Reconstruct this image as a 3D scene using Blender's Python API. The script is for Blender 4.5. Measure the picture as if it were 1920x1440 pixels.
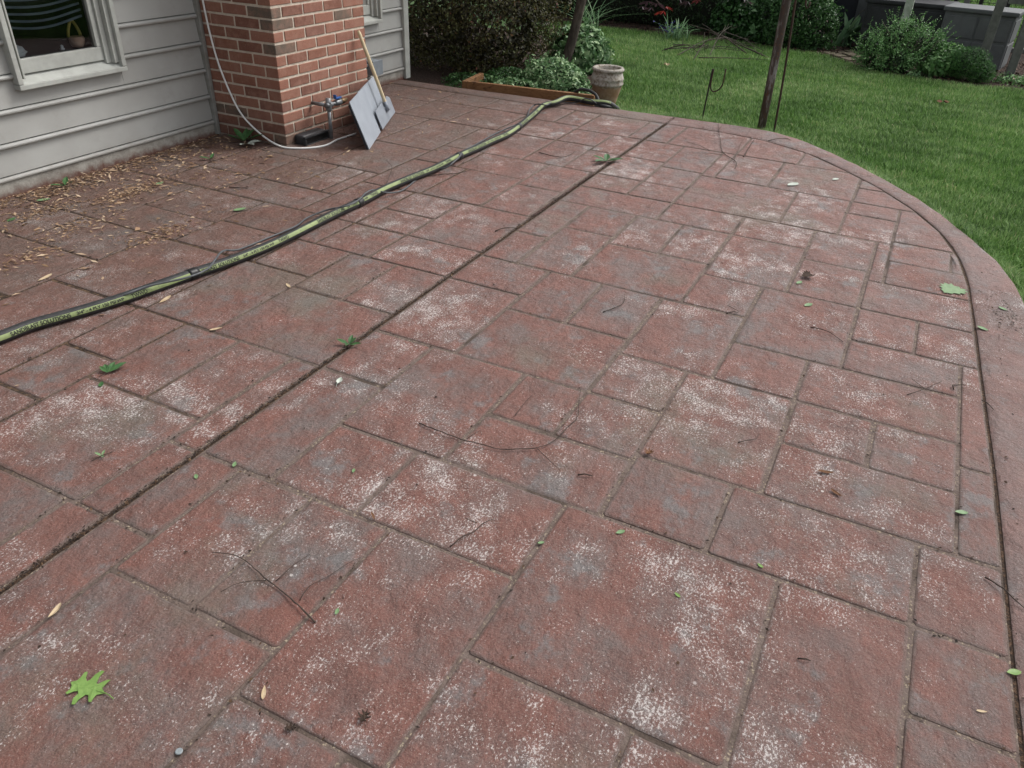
import bpy, bmesh, math, random
import numpy as np
from mathutils import Vector, Matrix
for o in list(bpy.data.objects): bpy.data.objects.remove(o, do_unlink=True)
R = math.radians
random.seed(7); rng = np.random.default_rng(7)
S = bpy.context.scene
COL = S.collection

# ------------------------------------------------------------------ camera
# world: X runs along the house wall away from the viewer, Y towards the house, Z up; the patio top is z = 0
CAM_H, FPX = 1.5, 1461.256
PITCH, ROLL, YAW = 0.565203, 0.0404879, 0.4464786
_f = Vector((math.cos(PITCH)*math.cos(YAW), math.cos(PITCH)*math.sin(YAW), -math.sin(PITCH)))
_r0 = _f.cross(Vector((0, 0, 1))).normalized(); _u0 = _r0.cross(_f)
_r = _r0*math.cos(ROLL) + _u0*math.sin(ROLL); _u = _u0*math.cos(ROLL) - _r0*math.sin(ROLL)
cd = bpy.data.cameras.new('camera'); cam = bpy.data.objects.new('camera', cd); COL.objects.link(cam)
cd.sensor_fit = 'HORIZONTAL'; cd.sensor_width = 36; cd.lens = FPX/1920*36
cd.clip_start = 0.02; cd.clip_end = 2000
m = Matrix((_r, _u, -_f)).transposed().to_4x4(); m.translation = (0, 0, CAM_H); cam.matrix_world = m
S.camera = cam

# ------------------------------------------------------------------ sky, sun, exposure (bright overcast)
SUN_EL, SUN_AZ = R(50), R(-38)         # azimuth measured from +X towards +Y
W = bpy.data.worlds.new('World'); S.world = W; W.use_nodes = True
wn = W.node_tree.nodes; wl = W.node_tree.links
sky = wn.new('ShaderNodeTexSky'); sky.sky_type = 'NISHITA'; sky.sun_disc = False
sky.sun_elevation = SUN_EL; sky.sun_rotation = math.pi/2 - SUN_AZ
sky.air_density = 1.0; sky.dust_density = 4.0; sky.ozone_density = 1.0
hs = wn.new('ShaderNodeHueSaturation'); hs.inputs['Saturation'].default_value = 0.22
wl.new(sky.outputs[0], hs.inputs['Color'])
bg = wn['Background']; bg.inputs['Strength'].default_value = 0.105
wl.new(hs.outputs[0], bg.inputs['Color'])
sd = bpy.data.lights.new('sun', 'SUN'); sun = bpy.data.objects.new('sun', sd); COL.objects.link(sun)
sd.energy = 1.0; sd.angle = R(22); sd.color = (1.0, 0.97, 0.93)
sun.rotation_euler = Vector((-math.cos(SUN_EL)*math.cos(SUN_AZ), -math.cos(SUN_EL)*math.sin(SUN_AZ), -math.sin(SUN_EL))).to_track_quat('-Z', 'Y').to_euler()
S.view_settings.view_transform = 'Standard'; S.view_settings.look = 'None'
S.cycles.max_bounces = 5; S.cycles.diffuse_bounces = 3; S.cycles.glossy_bounces = 3; S.cycles.transparent_max_bounces = 6; S.cycles.caustics_reflective = False; S.cycles.caustics_refractive = False
S.view_settings.exposure = 1.08; S.view_settings.gamma = 1.0; S.view_settings.use_curve_mapping = False

# ------------------------------------------------------------------ measuring: a photo pixel (1920 x 1440) -> a real point of the place
def ray(x, y): return _f*FPX + _r*(x-960) + _u*(720-y)
def gp(x, y, z=0.0):                     # where that line of sight meets the level z
    d = ray(x, y); return Vector((0, 0, CAM_H)) + d*((z-CAM_H)/d.z)
def xp(x, y, X):                         # ... the upright plane at distance X
    d = ray(x, y); return Vector((0, 0, CAM_H)) + d*(X/d.x)
def yp(x, y, Y):
    d = ray(x, y); return Vector((0, 0, CAM_H)) + d*(Y/d.y)

# ------------------------------------------------------------------ materials
class NT:
    def __init__(s, name):
        s.m = bpy.data.materials.new(name); s.m.use_nodes = True; s.t = s.m.node_tree
        s.b = s.t.nodes['Principled BSDF']; s.out = s.t.nodes['Material Output']
        s.pos = s.t.nodes.new('ShaderNodeNewGeometry').outputs['Position']
        s.b.inputs['Specular IOR Level'].default_value = 0.3
    def put(s, sock, v):
        if isinstance(v, bpy.types.NodeSocket): s.t.links.new(v, sock)
        elif isinstance(v, (tuple, list)) and len(v) == 3 and sock.type == 'RGBA': sock.default_value = (*v, 1)
        else: sock.default_value = v
    def node(s, t, **kw):
        n = s.t.nodes.new(t)
        for k, v in kw.items(): setattr(n, k, v)
        return n
    def scaled(s, v, sc, off=(0, 0, 0)):
        n = s.node('ShaderNodeMapping'); s.put(n.inputs['Vector'], v); n.inputs['Scale'].default_value = sc; n.inputs['Location'].default_value = off
        return n.outputs[0]
    def noise(s, scale, detail=4, rough=.55, vec=None, dist=0.0):
        n = s.node('ShaderNodeTexNoise'); s.put(n.inputs['Vector'], vec if vec is not None else s.pos)
        n.inputs['Scale'].default_value = scale; n.inputs['Detail'].default_value = detail; n.inputs['Roughness'].default_value = rough; n.inputs['Distortion'].default_value = dist
        return n.outputs['Fac']
    def voro(s, scale, vec=None, feature='F1'):
        n = s.node('ShaderNodeTexVoronoi', feature=feature); s.put(n.inputs['Vector'], vec if vec is not None else s.pos); n.inputs['Scale'].default_value = scale
        return n.outputs['Distance']
    def step(s, v, a, b, lo=0.0, hi=1.0):
        n = s.node('ShaderNodeMapRange', interpolation_type='SMOOTHSTEP'); s.put(n.inputs[0], v)
        for i, q in enumerate((a, b, lo, hi)): s.put(n.inputs[1+i], q)
        return n.outputs[0]
    def math(s, op, a, b=0.0, clamp=False):
        n = s.node('ShaderNodeMath', operation=op, use_clamp=clamp); s.put(n.inputs[0], a); s.put(n.inputs[1], b); return n.outputs[0]
    def mix(s, f, a, b, mode='MIX'):
        n = s.node('ShaderNodeMix', data_type='RGBA', blend_type=mode); s.put(n.inputs[0], f); s.put(n.inputs[6], a); s.put(n.inputs[7], b); return n.outputs[2]
    def ramp(s, f, stops):
        n = s.node('ShaderNodeValToRGB'); s.put(n.inputs[0], f); e = n.color_ramp.elements
        while len(e) < len(stops): e.new(0.5)
        for el, (p, c) in zip(e, stops): el.position = p; el.color = (*c, 1)
        return n.outputs[0]
    def attr(s, name, typ='GEOMETRY'):
        return s.node('ShaderNodeAttribute', attribute_name=name, attribute_type=typ).outputs['Fac']
    def rand(s): return s.node('ShaderNodeObjectInfo').outputs['Random']
    def xyz(s, v=None):
        n = s.node('ShaderNodeSeparateXYZ'); s.put(n.inputs[0], v if v is not None else s.pos); return n.outputs
    def bump(s, h, strength=.5, dist=.01):
        n = s.node('ShaderNodeBump'); n.inputs['Strength'].default_value = strength; n.inputs['Distance'].default_value = dist
        s.put(n.inputs['Height'], h); s.t.links.new(n.outputs[0], s.b.inputs['Normal'])
    def done(s, col, rough=.7, metal=0.0):
        s.put(s.b.inputs['Base Color'], col); s.put(s.b.inputs['Roughness'], rough); s.b.inputs['Metallic'].default_value = metal
        return s.m

def plain(name, c1, c2=None, scale=8, rough=.6, metal=0.0, bump=0.0, bscale=60, var=0.0, spec=.3):
    n = NT(name); c2 = c2 or tuple(v*.75 for v in c1)
    col = n.mix(n.step(n.noise(scale, 6, .6), .35, .65), c1, c2)
    if var:
        col = n.mix(n.math('MULTIPLY', n.rand(), var), col, tuple(v*.45 for v in c1))
    if bump: n.bump(n.noise(bscale, 5), bump, .004)
    n.b.inputs['Specular IOR Level'].default_value = spec
    return n.done(col, rough, metal)

def leafmat(name, stops, rough=.55, trans=.25, patch=None):
    n = NT(name); col = n.ramp(n.attr('rnd'), stops)
    if patch: col = n.mix(n.step(n.noise(patch[0], 3), .42, .62), col, n.mix(1.0, col, patch[1], 'MULTIPLY'))
    n.done(col, rough)
    tr = n.node('ShaderNodeBsdfTranslucent'); n.put(tr.inputs['Color'], col)
    mx = n.node('ShaderNodeMixShader'); mx.inputs[0].default_value = trans
    n.t.links.new(n.b.outputs[0], mx.inputs[1]); n.t.links.new(tr.outputs[0], mx.inputs[2]); n.t.links.new(mx.outputs[0], n.out.inputs[0])
    return n.m

def patio_mat(name, border=False):
    n = NT(name); rnd = n.rand(); p = n.pos
    off = n.node('ShaderNodeCombineXYZ'); n.put(off.inputs[0], n.math('MULTIPLY', rnd, 13.0)); n.put(off.inputs[1], n.math('MULTIPLY', rnd, 7.0))
    va = n.node('ShaderNodeVectorMath', operation='ADD'); n.put(va.inputs[0], p); n.put(va.inputs[1], off.outputs[0]); pv = va.outputs[0]
    x, y, z = n.xyz()
    red = n.mix(n.step(n.noise(7, 7, .75, pv), .3, .7), PAT['red1'], PAT['red2'])
    # worn mauve-grey release colour: broad veils and sharper flakes
    veil = n.step(n.noise(2.9, 9, .74, n.scaled(p, (1, 1.3, 1))), .43, .66)
    veil = n.math('MULTIPLY', veil, n.step(rnd, 0, 1, .55, .98))
    col = n.mix(veil, red, PAT['mauve'])
    blot = n.step(n.noise(5.0, 7, .68), .545, .66)
    col = n.mix(n.math('MULTIPLY', blot, .72), col, PAT['grey'])
    col = n.mix(n.step(n.noise(1.25, 6, .7, n.scaled(p, (1, 1, 1), (7, 3, 0))), .53, .68, 0, .7), col, PAT['tan'])
    if border: col = n.mix(.35, col, PAT['border'])
    # grit
    grit = n.noise(210, 3, .8)
    col = n.mix(n.step(grit, .54, .70), col, n.mix(.6, col, PAT['pale']))
    col = n.mix(n.step(grit, .45, .30), col, n.mix(.55, col, PAT['dark']))
    # white peeling sealer: flecks gathered in clouds
    cloud = n.noise(2.1, 3, .6, n.scaled(p, (1, .85, 1), (3.1, 1.7, 0)))
    fl = n.noise(125, 4, .80, n.scaled(p, (1, 1.25, 1)))
    thr = n.math('ADD', n.step(cloud, .30, .72, .660, .535), n.math('MULTIPLY', n.math('SUBTRACT', .5, n.noise(9.5, 4, .7)), .40)); thr = n.math('ADD', thr, n.step(rnd, .6, 1, 0, .05))
    if border: thr = n.math('ADD', thr, .035)
    fleck = n.step(n.math('SUBTRACT', fl, thr), -.008, .035)
    spots = n.math('MULTIPLY', n.step(n.voro(13, pv), .075, .05), n.step(cloud, .52, .57))
    white = n.math('MAXIMUM', fleck, spots)
    col = n.mix(n.step(thr, .60, .46, 0, .25), col, PAT['haze'])
    col = n.mix(n.math('MULTIPLY', white, .76), col, PAT['white'])
    # brown dust washed against the house, with ragged limits of its own
    dust = n.step(n.math('ADD', n.math('ADD', y, n.math('MULTIPLY', x, .10)), n.math('MULTIPLY', n.noise(1.9, 6, .75), 2.6)), 3.5, 5.3)
    col = n.mix(n.math('MULTIPLY', dust, .6), col, PAT['dust'])
    # antiquing pigment left in the low edges of each stamped stone
    e = n.step(n.math('ADD', n.attr('edge'), n.math('MULTIPLY', n.math('SUBTRACT', n.noise(14, 3, .6), .5), 1.3)), .35, .9)
    col = n.mix(n.math('MULTIPLY', e, .7), col, n.mix(veil, PAT['joint2'], PAT['joint1']))
    h = n.noise(4.5, 10, .71, pv)
    n.bump(h, 1.0, .050)
    n.b.inputs['Specular IOR Level'].default_value = .42
    return n.done(col, n.step(cloud, .35, .65, .52, .80))
PAT = dict(haze=(.29, .245, .23), tan=(.138, .114, .090), red1=(.200, .082, .062), red2=(.130, .064, .052), mauve=(.142, .114, .106), grey=(.152, .150, .149),
           border=(.190, .140, .130), pale=(.33, .255, .225), dark=(.040, .030, .026), white=(.61, .57, .545), dust=(.088, .058, .043), joint1=(.140, .117, .104), joint2=(.128, .086, .073))
M = {}
M['slab'] = patio_mat('stamped_concrete'); M['border'] = patio_mat('stamped_border', True)
def joint_mat():
    n = NT('joint_grout')
    c = n.mix(n.step(n.noise(26, 5, .7), .38, .62), (.140, .106, .091), (.106, .077, .064))
    c = n.mix(n.step(n.noise(120, 3), .58, .66), c, (.27, .22, .16)); c = n.mix(n.step(n.noise(5, 4), .54, .66), c, (.065, .048, .038))
    x, y, z = n.xyz(); c = n.mix(n.step(n.math('ADD', y, n.math('MULTIPLY', n.noise(2.2, 4), 1.6)), 2.6, 3.4), c, n.mix(n.step(n.noise(70, 4), .45, .6), (.035, .023, .016), (.11, .068, .04)))
    n.bump(n.noise(150, 4), .8, .006); return n.done(c, .9)
M['joint'] = joint_mat()
def debris_mat():
    n = NT('joint_soil'); c = n.mix(n.step(n.noise(90, 4, .7), .45, .6), (.036, .023, .016), (.105, .062, .038))
    n.bump(n.noise(200, 3), 1, .01); return n.done(c, .95)
M['soil_fill'] = debris_mat()

# ------------------------------------------------------------------ mesh helpers
class MB:
    def __init__(s): s.v = []; s.f = []
    def add(s, vs, fs):
        b = len(s.v); s.v += [tuple(v) for v in vs]; s.f += [tuple(i+b for i in f) for f in fs]; return s
    def box(s, lo, hi, mat=None):
        (a, b, c), (d, e, g) = lo, hi
        vs = [(a, b, c), (d, b, c), (d, e, c), (a, e, c), (a, b, g), (d, b, g), (d, e, g), (a, e, g)]
        if mat: vs = [mat @ Vector(v) for v in vs]
        return s.add(vs, [(0, 3, 2, 1), (4, 5, 6, 7), (0, 1, 5, 4), (1, 2, 6, 5), (2, 3, 7, 6), (3, 0, 4, 7)])
    def bbox(s, lo, hi, bev=.004, mat=None):        # box with chamfered edges
        bm = bmesh.new(); bmesh.ops.create_cube(bm, size=1)
        for v in bm.verts: v.co = Vector([(lo[i]+hi[i])/2 + v.co[i]*(hi[i]-lo[i]) for i in range(3)])
        bmesh.ops.bevel(bm, geom=bm.edges[:], offset=min(bev, .45*min(hi[i]-lo[i] for i in range(3))), segments=2, affect='EDGES', profile=.6)
        bm.verts.index_update()
        s.add([(mat @ v.co) if mat else v.co for v in bm.verts], [[v.index for v in f.verts] for f in bm.faces]); bm.free(); return s
    def tube(s, pts, rad, n=8, cap=True):
        pts = [Vector(p) for p in pts]; k = len(pts); rad = rad if isinstance(rad, (list, tuple)) else [rad]*k
        up = None; rings = []
        for i, p in enumerate(pts):
            t = (pts[min(i+1, k-1)] - pts[max(i-1, 0)]).normalized()
            if up is None:
                up = Vector((0, 0, 1)) if abs(t.z) < .9 else Vector((1, 0, 0))
            up = (up - t*up.dot(t)).normalized(); sd_ = t.cross(up)
            rings.append([p + (up*math.cos(2*math.pi*j/n) + sd_*math.sin(2*math.pi*j/n))*rad[i] for j in range(n)])
        vs = [v for r in rings for v in r]; fs = []
        for i in range(k-1):
            for j in range(n):
                a = i*n+j; b = i*n+(j+1) % n; fs.append((a, b, b+n, a+n))
        if cap: fs += [tuple(range(n))[::-1], tuple((k-1)*n+j for j in range(n))]
        return s.add(vs, fs)
    def lathe(s, prof, c=(0, 0, 0), n=28, wob=0.0):
        vs = []; fs = []
        for i, (r, z) in enumerate(prof):
            for j in range(n):
                a = 2*math.pi*j/n; q = r*(1+wob*math.sin(3*a+i*.7)); vs.append((c[0]+q*math.cos(a), c[1]+q*math.sin(a), c[2]+z))
        for i in range(len(prof)-1):
            for j in range(n):
                a = i*n+j; b = i*n+(j+1) % n; fs.append((a, b, b+n, a+n))
        return s.add(vs, fs)
    def prism(s, poly, z0, z1):
        n = len(poly); vs = [(p[0], p[1], z0) for p in poly] + [(p[0], p[1], z1) for p in poly]
        return s.add(vs, [tuple(range(n))[::-1], tuple(range(n, 2*n))] + [(i, (i+1) % n, n+(i+1) % n, n+i) for i in range(n)])
    def build(s, name, mat, parent=None, smooth=False, base=None, edge=None, rnd=None):
        me = bpy.data.meshes.new(name)
        b = Vector(base) if base is not None else Vector(parent['_base'] if parent is not None else (0, 0, 0))
        me.from_pydata([(v[0]-b.x, v[1]-b.y, v[2]-b.z) for v in s.v], [], s.f)
        if smooth: me.shade_smooth()
        if edge is not None: me.attributes.new('edge', 'FLOAT', 'POINT').data.foreach_set('value', edge)
        if rnd is not None: me.attributes.new('rnd', 'FLOAT', 'POINT').data.foreach_set('value', rnd)
        me.materials.append(M[mat] if isinstance(mat, str) else mat)
        o = bpy.data.objects.new(name, me); COL.objects.link(o)
        if parent is not None: o.parent = parent
        else: o.location = b; o['_base'] = tuple(b)
        return o
def npmesh(name, V, F, mat, parent=None, rnd=None, base=(0, 0, 0), smooth=False):
    """V (n,3), F (m,3 or 4) numpy"""
    me = bpy.data.meshes.new(name); V = np.asarray(V, np.float32) - np.asarray(base, np.float32)
    k = F.shape[1]; me.vertices.add(len(V)); me.vertices.foreach_set('co', V.ravel())
    me.loops.add(F.size); me.loops.foreach_set('vertex_index', F.astype(np.int32).ravel())
    me.polygons.add(len(F)); me.polygons.foreach_set('loop_start', np.arange(0, F.size, k, dtype=np.int32))
    me.update(calc_edges=True)
    if rnd is not None: me.attributes.new('rnd', 'FLOAT', 'POINT').data.foreach_set('value', np.asarray(rnd, np.float32))
    if smooth: me.shade_smooth()
    me.materials.append(M[mat]); o = bpy.data.objects.new(name, me); COL.objects.link(o)
    if parent is not None: o.parent = parent
    else: o.location = base; o['_base'] = tuple(float(b) for b in base)
    return o
def tag(o, label=None, cat=None, group=None, kind=None):
    if label: o['label'] = label
    if cat: o['category'] = cat
    if group: o['group'] = group
    if kind: o['kind'] = kind
    return o
def thing(name, base, label, cat, group=None):
    o = bpy.data.objects.new(name, None); COL.objects.link(o); o.empty_display_size = .1
    o.location = base; o['_base'] = tuple(base); return tag(o, label, cat, group)
def smooth_path(pts, step=.02):
    pts = [Vector(p) for p in pts]; P = [pts[0]*2-pts[1]] + pts + [pts[-1]*2-pts[-2]]; out = []
    for i in range(1, len(P)-2):
        n = max(1, int((P[i+1]-P[i]).length/step))
        for k in range(n):
            t = k/n; a, b, c, d = P[i-1:i+3]
            out.append(.5*((2*b) + (c-a)*t + (2*a-5*b+4*c-d)*t*t + (3*b-a-3*c+d)*t**3))
    out.append(pts[-1]); return out
def clip(poly, a, b, c):                  # keep a*x + b*y <= c
    out = []
    for i in range(len(poly)):
        p, q = poly[i], poly[(i+1) % len(poly)]; dp = a*p[0]+b*p[1]-c; dq = a*q[0]+b*q[1]-c
        if dp <= 0: out.append(p)
        if dp*dq < 0:
            t = dp/(dp-dq); out.append((p[0]+(q[0]-p[0])*t, p[1]+(q[1]-p[1])*t))
    return out
def area(p): return sum(p[i-1][0]*p[i][1]-p[i][0]*p[i-1][1] for i in range(len(p)))/2
def inset(poly, d):                       # counter-clockwise, nearly convex
    n = len(poly); out = []
    for i in range(n):
        p0, p1, p2 = Vector(poly[i-1]), Vector(poly[i]), Vector(poly[(i+1) % n])
        e1 = (p1-p0).normalized(); e2 = (p2-p1).normalized()
        n1 = Vector((-e1.y, e1.x)); n2 = Vector((-e2.y, e2.x)); nn = n1+n2
        if nn.length < 1e-6: nn = n1
        nn.normalize(); out.append(tuple(p1 + nn*(d/max(.5, nn.dot(n1)))))
    return out

# ================================================================== THE SETTING
# ---- ground
def ground_mat():
    n = NT('soil_and_turf'); c = n.mix(n.step(n.noise(2.2, 6), .4, .6), (.035, .075, .018), (.050, .100, .025))
    c = n.mix(n.step(n.noise(40, 4), .5, .7), c, (.020, .028, .010)); n.bump(n.noise(60, 4), .8, .02); return n.done(c, .95)
M['turf'] = ground_mat()
LAWN_Z = -0.10
g = MB(); k = 24
for i in range(k+1):
    for j in range(k+1): g.v.append((-60+160*i/k, -80+160*j/k, LAWN_Z-.005))
g.f = [(i*(k+1)+j, (i+1)*(k+1)+j, (i+1)*(k+1)+j+1, i*(k+1)+j+1) for i in range(k) for j in range(k)]
tag(g.build('ground', 'turf'), kind='structure')

# ---- patio outline: the saw-cut line inside the border, and the outer edge
CUT = [(6.10, 4.24), (6.11, 3.0), (6.12, 2.06), (6.13, 1.48), (6.115, 1.17), (6.05, .88), (5.87, .55), (5.63, .31), (5.37, .085), (5.12, -.09), (4.95, -.19), (4.68, -.315),
       (4.43, -.39), (4.22, -.43), (4.01, -.455), (3.82, -.465), (3.47, -.485), (3.14, -.50), (2.74, -.52), (2.33, -.54), (1.65, -.56), (1.34, -.57), (.2, -.595), (-1.2, -.62)]
OUT = [(6.28, 4.24), (6.30, 3.6), (6.34, 2.95), (6.36, 2.35), (6.39, 1.7), (6.40, 1.05), (6.31, .77), (6.02, .43), (5.64, .11), (5.26, -.17), (4.79, -.42), (4.45, -.57), (4.2, -.645),
       (3.9, -.70), (3.47, -.745), (2.74, -.78), (1.65, -.82), (.2, -.86), (-1.2, -.89)]
def resample(pts, n):
    q = smooth_path([(x, y, 0) for x, y in pts], .02); d = [0]
    for a, b in zip(q[:-1], q[1:]): d.append(d[-1]+(b-a).length)
    t = np.linspace(0, d[-1], n); return np.c_[np.interp(t, d, [v.x for v in q]), np.interp(t, d, [v.y for v in q])]
NB = 240
cutp = resample(CUT, NB); outp = resample(OUT, NB)
JY = 1.688                                # the straight control joint
inner = [tuple(p) for p in cutp] + [(-1.2, 4.24)]
if area(inner) < 0: inner = inner[::-1]
inner_s = [tuple(p) for p in cutp[::8]] + [tuple(cutp[-1]), (-1.2, 4.24)]
if area(inner_s) < 0: inner_s = inner_s[::-1]
halves = []
for i in range(len(inner_s)):
    p, q = Vector(inner_s[i]), Vector(inner_s[(i+1) % len(inner_s)]); e = (q-p)
    if e.length < 1e-5: continue
    e.normalize(); nrm = Vector((e.y, -e.x)); halves.append((nrm.x, nrm.y, nrm.dot(p)))
pb = MB()
for side in (-1, 1):
    poly = inset(inner_s, .004)
    poly = clip(poly, 0, -side, -side*JY - .0080)
    pb.prism(poly, -.30, -.0048)
patio = tag(pb.build('patio', 'joint'), kind='structure')
fl = MB(); fl.prism(inset([tuple(p) for p in outp[::6]][::1] + [(-1.2, -.88), (-1.2, 4.24)] if area([tuple(p) for p in outp[::6]] + [(-1.2, -.88), (-1.2, 4.24)]) > 0 else ([tuple(p) for p in outp[::6]] + [(-1.2, -.88), (-1.2, 4.24)])[::-1], .03), -.29, -.0095)
fl.build('joint_soil', 'soil_fill', patio)

# ---- each stamped stone of the field
TILES = [[0.2,0.535,-0.57,-0.017],[0.535,1.037,-0.57,-0.017],[0.2,0.619,-0.017,0.184],[0.619,1.037,-0.017,0.184],[0.2,0.706,0.682,0.977],[0.2,0.836,0.977,1.514],[0.2,0.506,1.514,1.688],[0.506,0.965,1.514,1.688],[0.2,0.659,1.688,1.839],[0.659,0.965,1.688,1.839],[0.2,0.65,3.154,3.604],[0.2,0.65,3.604,4.24],[0.65,0.95,3.154,3.454],[0.65,0.95,3.454,3.768],[0.65,0.95,3.768,4.24],[0.95,1.25,3.154,3.604],[0.95,1.25,3.604,4.24],[1.25,1.69,3.154,3.754],[1.69,2.129,3.154,3.754],[1.25,1.602,3.754,4.24],[1.602,2.129,3.754,4.24],[0.2,0.659,1.839,2.139],[0.659,0.965,1.839,2.139],[0.2,0.583,2.139,2.739],[0.583,0.965,2.139,2.739],[0.2,0.583,2.739,3.154],[0.583,0.965,2.739,3.154],[0.965,1.256,2.351,2.672],[0.965,1.256,2.672,3.154],[0.706,1.037,0.184,0.593],[0.706,1.301,0.593,0.977],[0.836,1.301,0.977,1.246],[0.836,1.301,1.246,1.514],[0.965,1.301,1.514,1.688],[0.965,1.301,1.688,1.812],[0.965,1.431,1.812,2.351],[1.037,1.363,-0.57,-0.337],[1.037,1.635,-0.337,-0.017],[1.037,1.635,-0.017,0.593],[1.256,1.549,2.351,2.619],[1.256,1.892,2.619,3.154],[1.549,1.892,2.351,2.619],[1.301,1.635,0.593,1.1],[1.301,1.635,1.1,1.409],[1.301,1.892,1.409,1.688],[1.301,1.892,1.688,1.812],[1.363,1.635,-0.57,-0.337],[1.431,1.892,1.812,2.069],[1.431,1.892,2.069,2.351],[1.635,1.961,-0.57,-0.337],[1.635,1.961,-0.337,0.184],[1.635,1.961,0.184,0.493],[1.635,1.927,0.493,1.013],[1.635,2.223,1.013,1.409],[1.892,2.223,1.409,1.688],[1.892,2.369,1.688,2.22],[1.892,2.479,2.22,2.594],[1.892,2.479,2.594,3.154],[2.369,2.799,1.96,2.22],[1.927,2.223,0.493,0.767],[1.927,2.223,0.767,1.013],[1.961,2.411,-0.57,-0.433],[2.411,3.128,-0.57,-0.433],[2.863,3.128,-0.433,-0.017],[1.961,2.258,-0.433,0.101],[1.961,2.542,0.101,0.493],[2.129,2.479,3.154,3.662],[2.129,2.479,3.662,4.24],[2.223,2.542,0.493,0.767],[2.223,2.661,0.767,1.314],[2.223,2.799,1.314,1.688],[2.258,2.542,-0.433,-0.171],[2.258,2.542,-0.171,0.101],[2.369,2.799,1.688,1.96],[2.479,2.799,2.22,2.552],[2.479,2.799,2.552,3.051],[2.479,2.759,3.051,3.56],[3.128,3.428,2.818,3.418],[3.128,3.428,3.418,3.829],[3.128,3.428,3.829,4.24],[3.428,3.878,3.118,3.418],[3.428,3.878,3.418,3.829],[3.428,3.878,3.829,4.24],[3.878,4.478,2.818,3.268],[4.478,5.197,2.818,3.268],[3.878,4.478,3.268,3.754],[3.878,4.478,3.754,4.24],[4.478,5.197,3.268,3.657],[4.478,5.197,3.657,4.24],[3.702,4.26,2.015,2.417],[3.702,4.26,2.417,2.818],[4.26,4.632,2.015,2.497],[4.26,4.632,2.497,2.818],[5.197,5.659,3.56,4.24],[5.659,6.12,3.56,4.24],[2.479,3.128,3.56,4.24],[3.128,3.702,2.446,2.818],[2.759,3.128,3.051,3.56],[2.542,2.863,-0.433,0.101],[2.542,2.863,0.101,0.398],[2.542,3.102,0.398,0.767],[2.661,3.102,0.767,1.048],[2.661,3.102,1.048,1.314],[2.799,3.102,1.314,1.688],[2.799,3.128,1.688,2.127],[2.799,3.128,2.127,2.446],[2.799,3.128,2.446,3.051],[2.863,3.452,-0.017,0.398],[3.102,3.452,0.398,0.682],[3.102,3.576,0.682,1.206],[3.102,3.662,1.206,1.489],[3.102,3.476,1.489,1.688],[3.476,4.038,1.489,1.688],[3.662,4.038,1.206,1.489],[3.128,3.452,-0.57,-0.263],[3.128,3.452,-0.263,-0.017],[3.128,3.702,1.688,2.127],[3.128,3.394,2.127,2.446],[3.452,3.793,-0.57,-0.017],[3.452,3.898,-0.017,0.294],[3.898,4.344,-0.017,0.294],[4.344,4.734,-0.09,0.184],[3.793,4.344,-0.09,-0.017],[3.452,4.038,0.294,0.682],[3.576,4.038,0.682,0.942],[3.576,4.038,0.942,1.206],[3.702,4.167,1.717,2.015],[4.167,4.632,1.717,2.015],[4.96,5.56,-0.57,-0.27],[5.56,6.12,-0.57,-0.27],[4.96,5.26,-0.27,0.18],[5.26,5.69,-0.27,0.18],[5.69,6.12,-0.27,0.18],[4.96,5.56,0.18,0.68],[4.96,5.56,0.68,1.013],[5.56,6.12,0.18,0.597],[5.56,6.12,0.597,1.013],[4.393,4.96,-0.57,-0.09],[5.565,6.12,1.013,1.514],[4.734,4.96,-0.09,0.184],[4.038,4.344,0.294,0.682],[4.038,4.344,0.682,1.1],[4.038,4.344,1.1,1.688],[4.344,4.96,0.184,0.493],[4.344,4.96,0.493,1.1],[4.344,4.632,1.1,1.38],[4.344,4.632,1.38,1.688],[4.632,5.005,1.1,1.38],[5.005,5.565,1.1,1.38],[4.96,5.565,1.013,1.1],[4.632,5.098,1.38,1.688],[5.098,5.565,1.38,1.688],[4.632,5.098,1.688,1.923],[5.098,5.565,1.688,1.923],[4.632,5.197,1.923,2.22],[4.632,5.197,2.22,2.818],[5.197,5.565,1.923,2.22],[5.197,5.65,2.22,2.709],[5.197,5.742,2.709,3.135],[5.197,5.742,3.135,3.56],[5.742,6.106,2.709,3.135],[5.742,6.106,3.135,3.56],[5.65,6.106,2.446,2.709],[5.565,6.106,1.688,1.812],[5.565,6.106,1.812,2.22],[5.65,6.106,2.22,2.446],[0.2,0.706,0.184,0.682],[3.394,3.702,2.127,2.446],[5.565,6.12,1.514,1.688],[4.344,4.632,1.688,1.717],[3.702,4.038,1.688,1.717],[4.038,4.344,1.688,1.717],[3.793,4.103,-0.57,-0.09],[4.103,4.393,-0.57,-0.374],[4.103,4.393,-0.374,-0.09],[3.428,3.878,2.818,2.915],[3.428,3.878,2.915,3.118]]
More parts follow.
